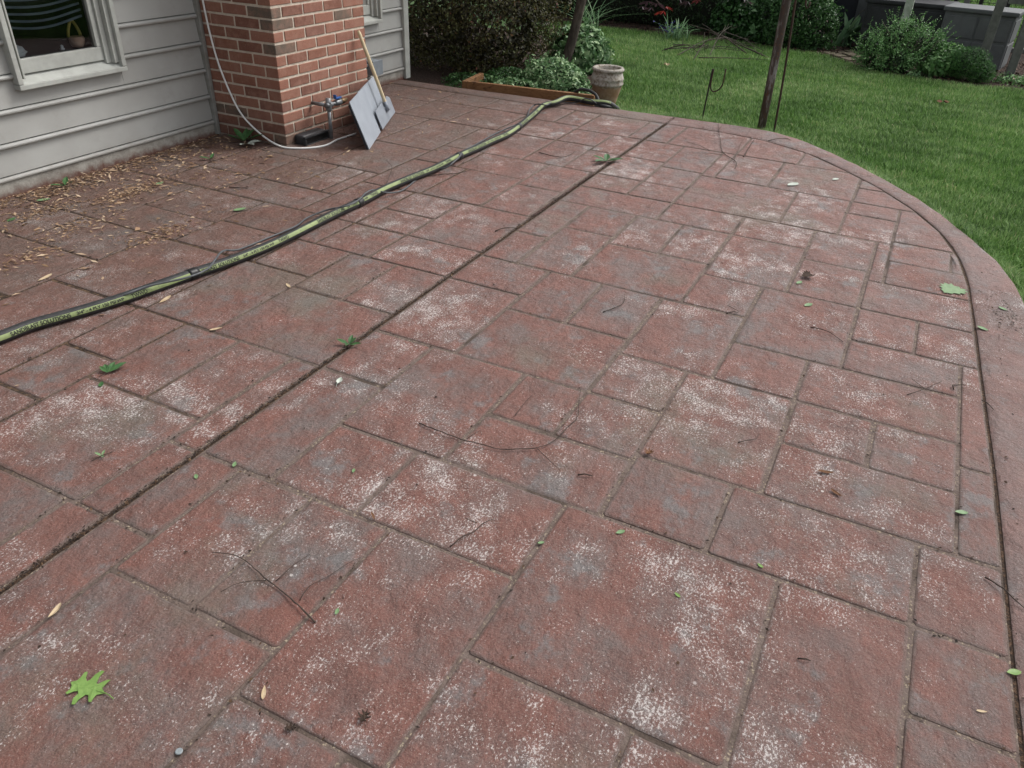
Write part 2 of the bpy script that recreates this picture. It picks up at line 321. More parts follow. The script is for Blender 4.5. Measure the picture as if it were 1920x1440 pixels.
# more stones on the house side of the frame, out of the photograph
def wob(t, ph): return math.sin(t*37+ph)*.5 + math.sin(t*83+ph*2.3)*.35 + math.sin(t*171+ph*.7)*.25
def stone(poly, name, mat, parent, z=0.0, depth=.014, amp=.0036, soft=1.0):
    if area(poly) < 0: poly = poly[::-1]
    # densify + corner rounding + uneven edges
    pts = []
    n = len(poly)
    for i in range(n):
        p, q = Vector(poly[i]), Vector(poly[(i+1) % n]); L = (q-p).length
        if L < .004: continue
        e = (q-p)/L; nr = Vector((-e.y, e.x)); c = min(.012, L*.3); m_ = max(2, int(L/.045)); ph = random.uniform(0, 60)
        for j in range(m_+1):
            t = c + (L-2*c)*j/m_; pts.append(tuple(p + e*t + nr*abs(wob(t, ph))*amp))
    if len(pts) < 6: return None
    so = soft*random.uniform(.6, 1.2); rings = [(0, -depth, 1.0), (.0015, -.0034, 1.0), (.0055*so, -.0016, .85), (.012*so, -.0004, .35), (.024*so, 0, 0.0)]
    mb = MB(); ed = []; N = len(pts)
    H_ = []
    for i in range(n):
        p, q = Vector(poly[i]), Vector(poly[(i+1) % n]); e = q-p
        if e.length < .004: continue
        e.normalize(); H_.append((p, Vector((-e.y, e.x))))
    cx = sum(p[0] for p in pts)/N; cy = sum(p[1] for p in pts)/N
    tx, ty = random.uniform(-.0022, .0022), random.uniform(-.0022, .0022)
    for (d, dz, e) in rings:
        for p0 in pts:
            v = Vector(p0)
            if d:
                for it in range(2):
                    for (o_, nr) in H_:
                        s_ = (v-o_).dot(nr)
                        if s_ < d+.003: v = v + nr*(d+.003-s_)
            x, y = v
            mb.v.append((x, y, z+dz+(x-cx)*tx+(y-cy)*ty)); ed.append(e)
    for k_ in range(len(rings)-1):
        for i in range(N):
            a = k_*N+i; b = k_*N+(i+1) % N; mb.f.append((a, b, b+N, a+N))
    mb.v.append((cx, cy, z)); ed.append(0.0); ci = len(mb.v)-1
    for i in range(N):
        a = (len(rings)-1)*N+i; b = (len(rings)-1)*N+(i+1) % N; mb.f.append((a, b, ci))
    return mb.build(name, mat, parent, smooth=False, edge=ed)
ns = 0
for (x0, x1, y0, y1) in TILES:
    g0 = random.uniform(.0004, .0026)
    ins = [g0 + (.0085 if abs(v-JY) < .004 else random.choice((-.0006, 0, .0008, .0030))) for v in (x0, x1, y0, y1)]
    poly = [(x0+ins[0], y0+ins[2]), (x1-ins[1], y0+ins[2]), (x1-ins[1], y1-ins[3]), (x0+ins[0], y1-ins[3])]
    for (a, b, c) in halves:
        poly = clip(poly, a, b, c-.0042)
        if len(poly) < 3: break
    if len(poly) < 3 or abs(area(poly)) < .002: continue
    stone(poly, 'slab', 'slab', patio, z=random.uniform(-.0012, .0012)); ns += 1
# the curved border, broken at the control joint and two cracks
def border_piece(i0, i1):
    a = [tuple(p) for p in cutp[i0:i1+1:2]]; b = [tuple(p) for p in outp[i0:i1+1:2]]
    # stand the inner edge off the saw cut
    a = [tuple(Vector(p)+(Vector(q)-Vector(p))  .normalized()*.0035) for p, q in zip(a, b)]
    N = len(a); mb = MB(); ed = []
    prof = [(0.0, -.03, .9), (.004, -.006, .7), (.012, -.0015, .35), (.05, 0, 0), (.5, .0, 0), (.86, .0, 0), (.945, -.003, .1), (.982, -.012, .25), (1.0, -.03, .3), (1.0, -.32, .5)]
    for p, q in zip(a, b):
        L = (Vector(q)-Vector(p)).length
        for t, z, e in prof:
            t_ = t/L if t < .06 else t
            if t == .05: t_ = .05/L
            mb.v.append((p[0]+(q[0]-p[0])*t_, p[1]+(q[1]-p[1])*t_, z)); ed.append(e)
    K = len(prof)
    for i in range(N-1):
        for j in range(K-1): mb.f.append((i*K+j, i*K+j+1, (i+1)*K+j+1, (i+1)*K+j))
    for i in range(N):
        for j in (5, 6, 7): v = mb.v[i*K+j]; q_ = .0035*math.sin(i*1.9)+.003*math.sin(i*.77+j); mb.v[i*K+j] = (v[0]+q_*.7, v[1]-q_*.7, v[2]-.0015*abs(math.sin(i*1.3+j)))
    mb.f.append(tuple(range(K))); mb.f.append(tuple((N-1)*K+j for j in range(K))[::-1])
    return mb.build('border', 'border', patio, smooth=True, edge=ed)
def idx(cond): return next(i for i in range(NB) if cond(outp[i]))
bk = [0, idx(lambda p: p[1] < JY), idx(lambda p: p[0] < 3.10), idx(lambda p: p[0] < 1.66), NB-1]
for a, b in zip(bk[:-1], bk[1:]):
    border_piece(a, b)
for p in patio.children:
    if p.name.startswith('border'): p.data.set_sharp_from_angle(angle=R(45))

# ---- lawn blades
patio_poly = np.array([tuple(p) for p in outp] + [(-1.2, 4.24), (6.28, 4.24)])
def inside(P, poly):
    x, y = P[:, 0], P[:, 1]; r = np.zeros(len(P), bool); n = len(poly); j = n-1
    for i in range(n):
        xi, yi = poly[i]; xj, yj = poly[j]
        c = ((yi > y) != (yj > y)) & (x < (xj-xi)*(y-yi)/(yj-yi+1e-12)+xi); r ^= c; j = i
    return r
BED = [(11.45, 5.5), (11.30, 4.2), (11.2, 3.6), (11.35, 2.9), (11.25, 2.2), (11.0, 1.6), (11.05, 1.25), (10.6, .85), (10.15, .52), (10.05, .17), (10.0, -.16), (10.0, -.64), (10.02, -1.0), (10.1, -2.2), (10.3, -4.5), (15, -4.5), (15, 5.5)]
BED2 = [(6.3, 4.6), (6.3, 2.50), (6.9, 2.58), (7.6, 2.80), (8.2, 3.02), (9.2, 3.65), (10.0, 4.5), (10.3, 6.5), (6.3, 6.5)]
BED = np.array(BED); BED2 = np.array(BED2)
def np_noise(P, s, seed=0):
    a = np.zeros(len(P)); r = np.random.default_rng(seed)
    for k_ in range(5):
        d = r.normal(size=2); d /= np.linalg.norm(d); a += np.sin((P[:, 0]*d[0]+P[:, 1]*d[1])*s*(1+.7*k_)+r.uniform(0, 6))
    return a/5
def blades(P, hmin, hmax, width, z, lean=.55, rs=None):
    n = len(P); az = rng.uniform(0, 2*np.pi, n); h = rng.uniform(hmin, hmax, n)*(1+.25*np_noise(P, 3.0, 5)); ln = rng.uniform(.1, lean, n)*h
    dx, dy = np.cos(az), np.sin(az); w = width*rng.uniform(.7, 1.2, n)
    sx, sy = -dy*w/2, dx*w/2
    V = np.zeros((n, 5, 3))
    V[:, 0] = np.c_[P[:, 0]-sx, P[:, 1]-sy, np.full(n, z)]; V[:, 1] = np.c_[P[:, 0]+sx, P[:, 1]+sy, np.full(n, z)]
    V[:, 2] = np.c_[P[:, 0]+dx*ln*.35-sx*.8, P[:, 1]+dy*ln*.35-sy*.8, z+h*.6]; V[:, 3] = np.c_[P[:, 0]+dx*ln*.35+sx*.8, P[:, 1]+dy*ln*.35+sy*.8, z+h*.6]
    V[:, 4] = np.c_[P[:, 0]+dx*ln*1.3, P[:, 1]+dy*ln*1.3, z+h*(1-.3*(ln/h))]
    F = np.array([[0, 1, 3], [0, 3, 2], [2, 3, 4]])[None]+(np.arange(n)*5)[:, None, None]
    return V.reshape(-1, 3), F.reshape(-1, 3)
M['grass'] = leafmat('lawn_grass', [(0, (.048, .096, .024)), (.35, (.122, .235, .060)), (.7, (.235, .380, .118)), (.93, (.39, .52, .24)), (1, (.54, .50, .29))], .5, .3, (.9, (.78, .88, .70)))
cand = np.c_[rng.uniform(3.6, 12.0, 1100000), rng.uniform(-3.4, 5.0, 1100000)]
d = np.hypot(cand[:, 0], cand[:, 1])
keep = rng.uniform(0, 1, len(cand)) < np.clip(1.45-.105*d, .28, 1.0)
keep &= (cand[:, 1] < cand[:, 0]*.62+.2) & (cand[:, 1] > -cand[:, 0]*.30-.4)
cand = cand[keep]; cand = cand[~inside(cand, patio_poly)]
edge1 = cand + np.c_[np_noise(cand, 9, 3), np_noise(cand, 8, 4)]*.07
cand = cand[~(inside(edge1, BED) | inside(edge1, BED2))]
bi = rng.uniform(40, NB-60, 26000); i0 = bi.astype(int); fr_ = (bi-i0)[:, None]; eb = outp[i0]*(1-fr_)+outp[i0+1]*fr_; nn = outp[i0]-cutp[i0]; nn /= np.linalg.norm(nn, axis=1)[:, None]; eb = eb+nn*(.004+np.abs(rng.normal(0, .035, 26000)))[:, None]
eb = eb[~inside(eb, BED2)]
V1, F1 = blades(cand, .032, .058, .0046, LAWN_Z-.004); V2, F2 = blades(eb, .06, .135, .0046, LAWN_Z-.004, .75); V = np.concatenate([V1, V2]); F = np.concatenate([F1, F2+len(V1)]); cand = np.concatenate([cand, eb])
r_ = np.clip(rng.normal(.45, .24, len(cand))+.22*np_noise(cand, 1.7, 9)+.22*np_noise(cand, 9.0, 29)+.15*np_noise(cand, 24.0, 31), 0, 1)
tag(npmesh('lawn', V, F, 'grass', rnd=np.repeat(r_, 5)), 'mown green lawn beyond the curved patio edge', 'lawn', kind='stuff')

# ---- planting beds
def mulch_mat():
    n = NT('bark_mulch'); c = n.mix(n.step(n.noise(55, 5, .7), .4, .62), (.020, .012, .009), (.070, .040, .027)); n.bump(n.noise(70, 5), 1, .03); return n.done(c, .95)
M['mulch'] = mulch_mat()
for nm, poly, zz in (('planting_bed', BED, LAWN_Z+.012), ('planting_bed', BED2, LAWN_Z+.008)):
    mb = MB(); q = [tuple(p) for p in poly]
    if area(q) < 0: q = q[::-1]
    mb.prism(q, LAWN_Z-.05, zz); tag(mb.build(nm, 'mulch'), kind='structure')
M['chip'] = leafmat('bark_chips', [(0, (.018, .011, .008)), (.6, (.055, .030, .020)), (1, (.13, .085, .06))], .9, 0.0)
c = np.c_[rng.uniform(9.9, 12.0, 9000), rng.uniform(-2.2, 5.0, 9000)]; c = c[inside(c, BED)]
def chips(P, z, lo, hi, asp, mat, name, up=.35, rs=None):
    n = len(P); L = rng.uniform(lo, hi, n); w = L*rng.uniform(asp*.6, asp*1.4, n); az = rng.uniform(0, 2*np.pi, n); tl = rng.normal(0, up, n)
    a = np.c_[np.cos(az)*np.cos(tl), np.sin(az)*np.cos(tl), np.sin(tl)]; b = np.c_[-np.sin(az), np.cos(az), rng.normal(0, .25, n)]
    zz = np.broadcast_to(z, n)
    C = np.c_[P[:, 0], P[:, 1], zz+np.abs(a[:, 2])*L*.5+.002]
    up_ = np.cross(a, b); cv = rng.uniform(-.12, .25, n)
    V = np.stack([C-a*L[:, None]/2, C-b*w[:, None]/2+up_*(L*cv)[:, None]*.4, C+a*L[:, None]/2, C+b*w[:, None]/2+up_*(L*cv)[:, None]*.4], 1)
    V[:, :, 2] = np.maximum(V[:, :, 2], (zz+.0008)[:, None])
    F = np.array([[0, 1, 2], [0, 2, 3]])[None]+(np.arange(n)*4)[:, None, None]
    return npmesh(name, V.reshape(-1, 3), F.reshape(-1, 3), mat, rnd=np.repeat(rng.uniform(0, 1, n) if rs is None else rs, 4))
tag(chips(c, LAWN_Z+.012, .02, .06, .4, 'chip', 'mulch_chips'), 'dark bark mulch strewn over the planting bed', 'mulch', kind='stuff')

# ================================================================== HOUSE
def siding_mat():
    n = NT('vinyl_siding'); x, y, z = n.xyz()
    c = n.mix(n.step(n.noise(2.5, 5), .35, .65), (.350, .350, .333), (.305, .303, .286))
    c = n.mix(n.math('MULTIPLY', n.step(n.noise(9, 7, .7), .52, .75), .35), c, (.24, .235, .21))
    dirt = n.math('MULTIPLY', n.step(n.math('ADD', z, n.math('MULTIPLY', n.noise(12, 6, .7), .16)), .22, .06), .6)
    c = n.mix(dirt, c, (.17, .135, .10)); n.bump(n.noise(45, 3, .5, n.scaled(n.pos, (.15, 1, 3))), .12, .004)
    return n.done(c, .5)
M['siding'] = siding_mat()
M['trim'] = plain('painted_trim', (.40, .41, .38), (.34, .345, .32), 12, .45)
M['trimd'] = plain('weathered_channel', (.25, .25, .235), (.19, .185, .165), 15, .5)
def found_mat():
    n = NT('foundation_concrete'); x, y, z = n.xyz(); c = n.mix(n.step(n.noise(12, 7, .7), .35, .65), (.33, .315, .28), (.22, .20, .175))
    c = n.mix(n.step(n.math('ADD', z, n.math('MULTIPLY', n.noise(18, 5, .7), .09)), .085, .03), c, (.125, .06, .045)); n.bump(n.noise(60, 5), .5, .006); return n.done(c, .85)
M['found'] = found_mat()
WY = 4.27
house = thing('house', (4, WY, 0), 'house wall of pale grey lap siding with a white-framed window', 'house')
fb = MB(); fb.box((-1.5, WY+.004, -.2), (6.40, WY+.09, .075)); fb.build('foundation', 'found', house)
wb = MB(); wb.box((-1.5, WY+.030, .07), (2.72, WY+.12, 3.05)); wb.box((3.35, WY+.030, .07), (6.40, WY+.12, 3.05)); wb.box((2.72, WY+.030, .07), (3.35, WY+.12, .55)); wb.box((2.72, WY+.030, 1.62), (3.35, WY+.12, 3.05))
wb.build('wall', 'trimd', house)
PROF = [(.030, .170), (.022, .170), (.010, .0310), (.026, .0300), (.026, .0250), (.006, .0240), (.000, .0200), (-.003, .0140), (-.002, .0070), (.004, .0010), (.016, -.0010), (.030, -.0010)]
def board(x0, x1, z, top=9.0):
    mb = MB(); n = len(PROF)
    for x in (x0, x1):
        for (d_, h) in PROF: mb.v.append((x, WY+d_-.006, min(z+h, top)))
    for i in range(n): mb.f.append((i, (i+1) % n, n+(i+1) % n, n+i))
    mb.f += [tuple(range(n)), tuple(range(n, 2*n))[::-1]]
    return mb.build('siding_board', 'siding', house)
WX0, WX1, WZ0, WZ1 = 2.69, 3.375, .51, 1.66
for k_ in range(18):
    z = .066+.1665*k_
    if z+.16 < WZ0+.01 or z > WZ1: board(-1.5, 4.005, z)
    else:
        board(-1.5, WX0+.012, z); board(WX1-.012, 4.005, z)
        if z < WZ0: board(WX0+.0125, WX1-.0125, z, WZ0+.01)
    if z+.16 < .53 or z > 1.66: board(4.99, 6.355, z)
    else:
        board(6.0, 6.355, z)
        if z < .5: board(4.99, 5.9995, z, .512)
mb = MB(); mb.bbox((3.998, WY-.022, -.003), (4.028, WY+.03, 3.05), .005); mb.build('corner_trim', 'trimd', house)
mb = MB(); mb.bbox((6.350, WY-.022, -.01), (6.425, WY+.10, 3.05), .006); mb.build('corner_trim', 'trim', house)
mb = MB(); mb.bbox((-1.6, WY-.42, 3.02), (6.6, WY+.3, 3.20), .01); mb.build('shading_eave', 'trim', house)  # unseen overhang, added to darken the wall below
mb = MB(); mb.box((6.33, WY+.1, -.2), (6.40, WY+4, 3.05)); mb.build('side_wall', 'siding', house)

# window
def window(x0, x1, z0, z1, lft=.045, rgt=.10):
    """casing, stepped jamb, sloping sill, sash and pane; a dark room behind"""
    fr = MB()
    for lo, hi in (((x0, WY-.035, z0+.028), (x0+.028, WY+.06, z1)), ((x1-.028, WY-.035, z0+.028), (x1, WY+.06, z1)), ((x0, WY-.037, z0), (x1, WY+.06, z0+.026)), ((x0, WY-.037, z1), (x1, WY+.06, z1+.03))):
        fr.bbox(lo, hi, .004)
    w = fr.build('window', 'trim', house); w['_base'] = house['_base']
    for a, b, dy in ((x1-.028, x1-.055, -.012), (x1-.055, x1-.066, -.024), (x1-.066, x1-.10, .004), (x0+.028, x0+.045, -.010), (x0+.045, x0+.056, -.02)):
        ja = MB(); ja.bbox((min(a, b)+.0008, WY+dy, z0+.05), (max(a, b)-.0008, WY+.07, z1), .002); ja.build('jamb', 'trim', w)
    si = MB(); si.add([(x0+.026, WY-.024, z0+.024), (x1-.026, WY-.024, z0+.024), (x1-.026, WY+.05, z0+.072), (x0+.026, WY+.05, z0+.072), (x0+.026, WY+.05, z0+.0), (x1-.026, WY+.05, z0+.0), (x0+.026, WY-.024, z0+.0), (x1-.026, WY-.024, z0)],
           [(0, 1, 2, 3), (6, 7, 1, 0), (6, 0, 3, 4), (1, 7, 5, 2)])
    si.build('sill', 'trim', w)
    sx0, sx1, sz0 = x0+.056, x1-.10, z0+.068
    sa = MB(); sa.bbox((sx0, WY+.018, sz0), (sx1, WY+.06, sz0+.072), .003); sa.bbox((sx0, WY+.019, sz0+.073), (sx0+.012, WY+.06, z1), .002); sa.bbox((sx1-.030, WY+.019, sz0+.073), (sx1, WY+.06, z1), .003)
    sa.build('sash', 'trim', w)
    gl = MB(); gl.add([(sx0+.01, WY+.040, sz0+.07), (sx1-.028, WY+.040, sz0+.07), (sx1-.028, WY+.040, z1), (sx0+.01, WY+.040, z1)], [(0, 1, 2, 3)])
    gl.build('pane', 'glass', w)
    return w
def glass_mat():
    n = NT('window_glass'); t = n.t
    tr = n.node('ShaderNodeBsdfTransparent'); tr.inputs[0].default_value = (.80, .84, .84, 1)
    gl = n.node('ShaderNodeBsdfGlossy'); gl.inputs['Roughness'].default_value = .015
    fr = n.node('ShaderNodeFresnel'); fr.inputs[0].default_value = 1.5
    mx = n.node('ShaderNodeMixShader'); t.links.new(fr.outputs[0], mx.inputs[0]); t.links.new(tr.outputs[0], mx.inputs[1]); t.links.new(gl.outputs[0], mx.inputs[2]); t.links.new(mx.outputs[0], n.out.inputs[0])
    return n.m
M['glass'] = glass_mat()
M['room'] = plain('dim_room', (.045, .042, .042), (.028, .027, .030), 4, .9)
M['reflection_slats'] = plain('blue_grey_reflection', (.16, .19, .24), (.10, .12, .17), 6, .6)  # blue-grey of the pane's reflections, put into a surface colour
w1 = window(WX0, WX1, WZ0, WZ1)
rm = MB()
rx0, rx1, ry0, ry1, rz0, rz1 = 2.5, 3.6, WY+.121, WY+1.3, .56, 1.9
rm.add([(rx0, ry0, rz0), (rx1, ry0, rz0), (rx1, ry1, rz0), (rx0, ry1, rz0), (rx0, ry0, rz1), (rx1, ry0, rz1), (rx1, ry1, rz1), (rx0, ry1, rz1)], [(0, 1, 2, 3), (4, 7, 6, 5), (0, 3, 7, 4), (1, 5, 6, 2), (3, 2, 6, 7)])
rm.build('room', 'room', house)
ib = MB(); ib.bbox((2.72, WY+.061, .60), (3.35, WY+.40, .645), .004); ib.build('inner_sill', 'room', house)
bl = MB()                                     # added slats behind the pane, standing in for its wavy reflections
for k_ in range(7):
    z = .795+.032*k_; N = 14; sag = .030-.003*k_
    for (dz0, dz1) in ((0, .011),):
        vs = []
        for i in range(N+1):
            t = i/N; x = 2.755+.49*t; s_ = -sag*math.sin(math.pi*t)**1.2 + .010*t
            for (yy, zz) in ((WY+.085, z+s_+dz0), (WY+.083, z+s_+dz1), (WY+.091, z+s_+dz1+.001), (WY+.093, z+s_+dz0+.001)): vs.append((x, yy, zz))
        fs = [(i*4+j, i*4+(j+1) % 4, (i+1)*4+(j+1) % 4, (i+1)*4+j) for i in range(N) for j in range(4)]
        bl.add(vs, fs)
bl.build('reflection_slats', 'reflection_slats', house)
# second window, mostly behind the chimney
w2 = window(5.30, 6.01, .505, 1.66)
rm = MB(); rm.add([(5.2, ry0, rz0), (6.2, ry0, rz0), (6.2, ry1, rz0), (5.2, ry1, rz0), (5.2, ry0, rz1), (6.2, ry0, rz1), (6.2, ry1, rz1), (5.2, ry1, rz1)], [(0, 1, 2, 3), (4, 7, 6, 5), (0, 3, 7, 4), (1, 5, 6, 2), (3, 2, 6, 7)])
rm.build('room', 'room', house)
# things on the inner sill
M['straw'] = plain('straw_yellow', (.42, .34, .10), (.33, .25, .07), 30, .6); M['shell'] = plain('peach_shell', (.50, .33, .25), (.40, .24, .17), 25, .5)
M['plastic_w'] = plain('white_plastic', (.62, .64, .66), (.5, .52, .56), 20, .35)
bk_ = thing('basket', (3.20, WY+.13, .645), 'small straw-yellow basket with a hoop handle behind the window pane', 'basket')
mb = MB(); mb.tube([(3.20+.036*math.cos(a)*(1 if True else 1), WY+.13+.012*math.sin(a*2), .725+.062*math.sin(a)) for a in np.linspace(-.35, math.pi+.35, 18)], .0085, 8); mb.build('handle', 'straw', bk_, True)
mb = MB(); mb.lathe([(.012, 0), (.030, .004), (.040, .022), (.043, .045), (.036, .058), (.030, .060), (.012, .048)], (3.205, WY+.125, .645), 16, .05); mb.build('bowl', 'shell', bk_, True)
mb = MB(); r2 = random.Random(3)
vs = []; 
for i in range(7):
    for j in range(10):
        a = 2*math.pi*j/10; q = (.035, .042, .045, .040, .030, .018, .004)[i]*(1+r2.uniform(-.25, .25)); vs.append((2.83+q*math.cos(a), WY+.12+q*.7*math.sin(a), .646+.010*i*(1+r2.uniform(-.15, .15))))
mb.add(vs, [(i*10+j, i*10+(j+1) % 10, (i+1)*10+(j+1) % 10, (i+1)*10+j) for i in range(6) for j in range(10)]+[tuple(60+j for j in range(10))])
tag(mb.build('plastic_bag', 'plastic_w', base=(2.83, WY+.12, .646)), 'crumpled white plastic bag on the sill at the left of the window', 'bag')
mb = MB(); mb.lathe([(.001, 0), (.012, .001), (.015, .008), (.008, .013), (.009, .022), (.004, .028), (.0005, .029)], (3.09, WY+.11, .645), 10, .12); tag(mb.build('ornament', 'plastic_w', base=(3.09, WY+.11, .645), smooth=True), 'tiny white ornament on the window sill beside the yellow basket', 'ornament')

# ================================================================== BRICK CHIMNEY
def brick_mat():
    n = NT('red_brick'); rnd = n.rand()
    c = n.ramp(rnd, [(0, (.165, .072, .052)), (.25, (.225, .098, .066)), (.5, (.285, .130, .090)), (.75, (.235, .110, .080)), (.915, (.180, .088, .068)), (.93, (.140, .108, .082)), (1, (.110, .088, .072))])
    c = n.mix(n.step(n.noise(14, 6, .7), .4, .68), c, n.mix(.6, c, (.31, .17, .125)))
    c = n.mix(n.step(n.noise(160, 3, .6), .6, .72), c, (.07, .04, .035)); c = n.mix(n.math('MULTIPLY', n.step(n.noise(90, 3, .6), .62, .75), .5), c, (.42, .29, .22))
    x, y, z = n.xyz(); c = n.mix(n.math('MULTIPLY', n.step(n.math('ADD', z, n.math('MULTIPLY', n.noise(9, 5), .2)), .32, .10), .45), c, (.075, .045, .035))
    n.bump(n.math('ADD', n.noise(35, 6, .7), n.math('MULTIPLY', n.noise(170, 3), .5)), .6, .006); return n.done(c, .85)
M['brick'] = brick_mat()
def mortar_mat():
    n = NT('tan_mortar'); c = n.mix(n.step(n.noise(30, 6, .7), .35, .65), (.62, .54, .45), (.50, .43, .35)); n.bump(n.noise(90, 5), .8, .006)
    x, y, z = n.xyz(); c = n.mix(n.math('MULTIPLY', n.step(n.math('ADD', z, n.math('MULTIPLY', n.noise(9, 5), .2)), .30, .12), .5), c, (.15, .11, .085)); return n.done(c, .9)
M['mortar'] = mortar_mat()
CX0, CX1, CY0, CY1 = 4.03, 4.975, 3.668, 4.30
CH = .0703; LEN = .205; HED = .102; JT = .0135
chim = thing('brick_chimney', (4.5, 3.97, 0), 'red brick chimney stack with pale mortar standing against the siding', 'chimney')
mb = MB(); mb.box((CX0+.005, CY0+.005, -.2), (CX1-.005, CY1, 3.02)); mb.build('mortar', 'mortar', chim)
bricks = {}
def brick_mesh(l, d_, h, v):
    key = (round(l, 3), round(d_, 3), v)
    if key not in bricks:
        bm = bmesh.new(); bmesh.ops.create_cube(bm, size=1); rr = random.Random(str(key))
        for w_ in bm.verts: w_.co = Vector((w_.co.x*l+rr.uniform(-.0012, .0012), w_.co.y*d_, w_.co.z*h+rr.uniform(-.0012, .0012)))
        bmesh.ops.bevel(bm, geom=bm.edges[:], offset=.0028, segments=1, affect='EDGES')
        me = bpy.data.meshes.new('brick'); bm.to_mesh(me); bm.free(); me.materials.append(M['brick']); bricks[key] = me
    return bricks[key]
def brick(cx, cy, cz, l, d_):
    o = bpy.data.objects.new('brick', brick_mesh(l, d_, CH-JT, random.randint(0, 3))); COL.objects.link(o); o.parent = chim
    o.location = Vector((cx, cy, cz)) - Vector(chim['_base']) + Vector((0, 0, random.uniform(-.0008, .0008)))
up = MB()
for row in range(43):
    z = .004+CH*row; odd = (row % 2 == 1)
    pieces = []
    # front face (y = CY0): stretchers along X
    x = CX0; first = True
    while x < CX1-.02:
        l = (HED if (odd and first) else LEN)
        l = min(l, CX1-x)
        if CX1-(x+l) < .03: l = CX1-x
        dq = (LEN-JT) if (odd and first) else .10
        pieces.append(((x+x+l-JT)/2 if x+l < CX1 else (x+CX1)/2, CY0+dq/2, (l-JT) if x+l < CX1-.001 else (CX1-x), dq, first)); x += l; first = False
    # side face (x = CX0): runs along Y
    y = CY0+LEN if odd else CY0+.10+JT
    while y < CY1-.03:
        l = min(LEN, CY1-y); pieces.append((CX0+.05, y+(l-JT)/2, .10, l-JT if y+l < CY1 else l, False)); y += l
    # far end face (x = CX1)
    y = CY0+.10+JT
    while y < CY1-.03:
        l = min(LEN, CY1-y); pieces.append((CX1-.05, y+(l-JT)/2, .099, l-JT if y+l < CY1 else l, False)); y += l
    for (cx, cy, l, d_, _) in pieces:
        if l < .02 or d_ < .02: continue
        if row < 19: brick(cx, cy, z+(CH-JT)/2, l, d_)
        else: up.bbox((cx-l/2, cy-d_/2, z), (cx+l/2, cy+d_/2, z+CH-JT), .003)
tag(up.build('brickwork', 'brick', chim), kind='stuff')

# ================================================================== THINGS BY THE CHIMNEY
M['cable_w'] = plain('white_cable', (.80, .80, .78), (.7, .7, .68), 10, .45)
mb = MB()
wc = [xp(x, y, 4.018) for x, y in ((368, -60), (380, 0), (393, 60), (410, 120), (432, 175), (452, 213), (476, 240))] + [gp(503, 262, .03), gp(528, 275, .008), gp(552, 278, .006), gp(585, 277, .006), gp(612, 272, .006), gp(632, 262, .006), gp(650, 256, .006), gp(668, 250, .006)]
mb.tube(smooth_path(wc, .02), .0062, 8); tag(mb.build('cable', 'cable_w', base=wc[9], smooth=True), 'white cable hanging down the brick chimney and trailing along its foot', 'cable')

M['galv'] = plain('galvanised_pipe', (.23, .24, .25), (.15, .155, .16), 25, .5, .55, .3); M['brass'] = plain('tarnished_brass', (.22, .14, .07), (.10, .075, .05), 40, .5, .6); M['blue'] = plain('blue_valve_enamel', (.03, .10, .30), (.02, .06, .2), 20, .45)
px_, py_ = 4.335, 3.535
gpth = thing('gas_pipe', (px_, py_, 0), 'grey gas pipe with blue-handled valve at the foot of the chimney', 'pipe')
T_ = Vector((px_, py_, .225))
mb = MB(); mb.tube([(px_, py_, -.02), (px_, py_, .20)], .0125, 12); mb.build('riser', 'galv', gpth, True)
mb = MB(); mb.tube([T_+Vector((0, 0, -.035)), T_+Vector((0, 0, -.030)), T_+Vector((0, 0, .010)), T_+Vector((0, 0, .045))], [.019, .020, .020, .017], 12); mb.tube([T_+Vector((-.028, 0, .0)), T_+Vector((-.022, 0, 0)), T_+Vector((.03, 0, 0)), T_+Vector((.036, 0, 0))], [.016, .020, .020, .017], 12)
mb.tube([T_+Vector((-.01, .01, .0)), T_+Vector((-.01, .132, .0))], .0125, 10); mb.build('tee', 'galv', gpth, True)
mb = MB(); mb.tube([T_+Vector((.03, 0, 0)), T_+Vector((.09, 0, 0))], .0125, 10); mb.tube([T_+Vector((.16, 0, 0)), T_+Vector((.19, 0, 0))], .012, 10); mb.build('nipple', 'galv', gpth, True)
mb = MB(); mb.tube([T_+Vector((.07, 0, 0)), T_+Vector((.075, 0, 0)), T_+Vector((.095, 0, 0)), T_+Vector((.11, 0, 0)), T_+Vector((.13, 0, 0)), T_+Vector((.135, 0, 0))], [.015, .020, .022, .022, .020, .015], 8); mb.build('valve', 'galv', gpth, True)
mb = MB(); hx = T_+Vector((.10, -.005, .03)); mb.tube([T_+Vector((.10, 0, .02)), hx], .007, 8); mb.bbox((hx.x-.035, hx.y-.012, hx.z-.004), (hx.x+.028, hx.y+.012, hx.z+.006), .003, None); mb.bbox((hx.x-.036, hx.y-.012, hx.z+.004), (hx.x-.028, hx.y+.012, hx.z+.026), .003); mb.build('valve_handle', 'blue', gpth)
mb = MB(); mb.tube([T_+Vector((.135, 0, 0)), T_+Vector((.14, 0, 0)), T_+Vector((.165, 0, 0)), T_+Vector((.17, 0, 0)), T_+Vector((.195, 0, .002)), T_+Vector((.20, 0, .002))], [.014, .019, .019, .015, .015, .012], 8); mb.build('union', 'brass', gpth, True)

